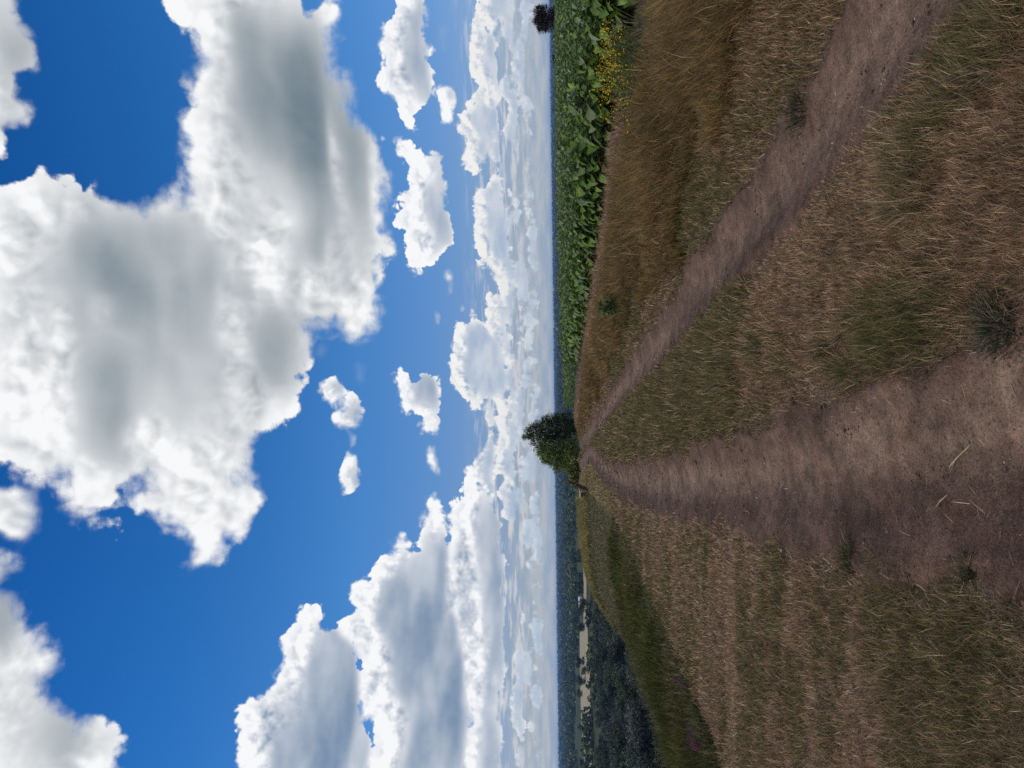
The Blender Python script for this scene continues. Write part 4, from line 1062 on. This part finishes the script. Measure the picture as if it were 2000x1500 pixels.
# dry stalks lying on the wheel track
def stalk(pa, pb, r, label, bend=0.008):
    A, B = ground(*pa), ground(*pb); pts = []
    n_ = Vector((-(B.y-A.y), B.x-A.x, 0)).normalized()
    for i in range(7):
        t = i/6; p = A.lerp(B, t)+n_*math.sin(t*3.14)*bend*(B-A).length
        pts.append((p.x, p.y, float(height(np.array([p.x]), np.array([p.y]), False)[0])+0.010+0.003*math.sin(t*5)))
    g = Geo(); g.tube(pts, [r*0.6, r, r, r, r*0.9, r*0.7, r*0.4], (0.42, 0.34, 0.22), 6)
    for t in (2, 4):
        q = np.array(pts[t]); g.tube([q, q+np.array([0.02*rng.randn(), 0.025, 0.012])], [r*0.6, r*0.25], (0.38, 0.30, 0.19), 5)
    return tag(obj('dry_stalk', g.mesh('dry_stalk', True), None, GRASS), label, 'stalk')
stalk((1826, 913), (1871, 866), 0.0035, 'longest pale straw stalk lying across the left wheel track')
stalk((1970, 752), (1976, 796), 0.0022, 'thin straw stalk lying at the near end of the left wheel track', 0.02)
stalk((1806, 989), (1822, 966), 0.0025, 'short dull stalk lying over the clods of the left wheel track')
# clods and crumbs of earth on the tracks
def clods(n, xf, hw, y0, y1):
    g = Geo(); u = rng.rand(n); y = y0*(y1/y0)**u; x = xf(y)+hw*(rng.rand(n)*2-1)*1.1; z = height(x, y, False)
    t_ = np.array([[0, 0, 1], [1, 0, 0], [0, 1, 0], [-1, 0, 0], [0, -1, 0], [0, 0, -0.6]], float); F = np.array([[0, 1, 2], [0, 2, 3], [0, 3, 4], [0, 4, 1], [5, 2, 1], [5, 3, 2], [5, 4, 3], [5, 1, 4]])
    r = np.maximum(0.0035, PX*y*0.35)*np.exp(0.55*rng.randn(n)).clip(0.5, 3.5)
    V = (t_[None]*(0.7+0.6*rng.rand(n, 6, 1)))*r[:, None, None]*np.array([1.2, 1, 0.7])+np.stack([x, y, z+r*0.3], 1)[:, None]
    col = np.array([0.13, 0.092, 0.072])*(0.45+0.8*rng.rand(n, 1)); st9 = rng.rand(n) < 0.10; col[st9] = np.array([0.30, 0.25, 0.20])*(0.6+0.6*rng.rand(st9.sum(), 1))
    return V.reshape(-1, 3), (F[None]+(np.arange(n)*6)[:, None, None]).reshape(-1, 3), np.repeat(col, 6, 0)
g = Geo(); V, F, K_ = clods(9000, xl, 0.55, 1.6, 30); g.add(V, F, 3, K_); V, F, K_ = clods(5000, xr, 0.38, 1.6, 30); g.add(V, F, 3, K_)
V, F, K_ = clods(160, xl, 0.5, 1.7, 14); c0 = V.reshape(-1, 6, 3).mean(1, keepdims=True); V = ((V.reshape(-1, 6, 3)-c0)*2.3+c0).reshape(-1, 3); g.add(V, F, 3, K_*0.85)
tag(obj('soil_crumbs', g.mesh('soil_crumbs'), None, plain_mat_tint := leaf_mat('crumb', 0.0, 0.0, 0.95)), kind='stuff')
# straws scattered on the bare soil
n = 3000; u = rng.rand(n); y = 1.6*(26/1.6)**u; wh = rng.rand(n) < 0.6
x = np.where(wh, xl(y)+0.62*(rng.rand(n)*2-1), xr(y)+0.45*(rng.rand(n)*2-1))
P = np.stack([x, y, height(x, y, False)+0.008], 1)
tag(blades('loose_straw', P, 0.03+0.06*rng.rand(n), np.maximum(0.0022, PX*y*0.45), 1.35+0.15*rng.randn(n), rng.rand(n)*6.28, rng.rand(n)*3.14, 0.05*rng.randn(n), pal(n, STRAW, [1, 1, 1, 1]), GRASS), kind='stuff')

# ---- haze
hz_me = bpy.data.meshes.new('haze')
a_, b_, t_ = 15000.0, -34.0, 26.0
hz_me.from_pydata([(-a_, -a_, b_), (a_, -a_, b_), (a_, a_, b_), (-a_, a_, b_), (-a_, -a_, t_), (a_, -a_, t_), (a_, a_, t_), (-a_, a_, t_)], [], [(0, 3, 2, 1), (4, 5, 6, 7), (0, 1, 5, 4), (1, 2, 6, 5), (2, 3, 7, 6), (3, 0, 4, 7)])
hz = bpy.data.objects.new('haze', hz_me); C.objects.link(hz); hz['kind'] = 'stuff'
hm = bpy.data.materials.new('haze'); hm.use_nodes = True; ht = hm.node_tree; ht.nodes.clear()
pv = ht.nodes.new('ShaderNodeVolumePrincipled'); ho = ht.nodes.new('ShaderNodeOutputMaterial'); ht.links.new(pv.outputs[0], ho.inputs['Volume'])
pv.inputs['Color'].default_value = (0.30, 0.56, 1.0, 1); pv.inputs['Density'].default_value = 0.00008; pv.inputs['Anisotropy'].default_value = 0.0
hz_me.materials.append(hm)
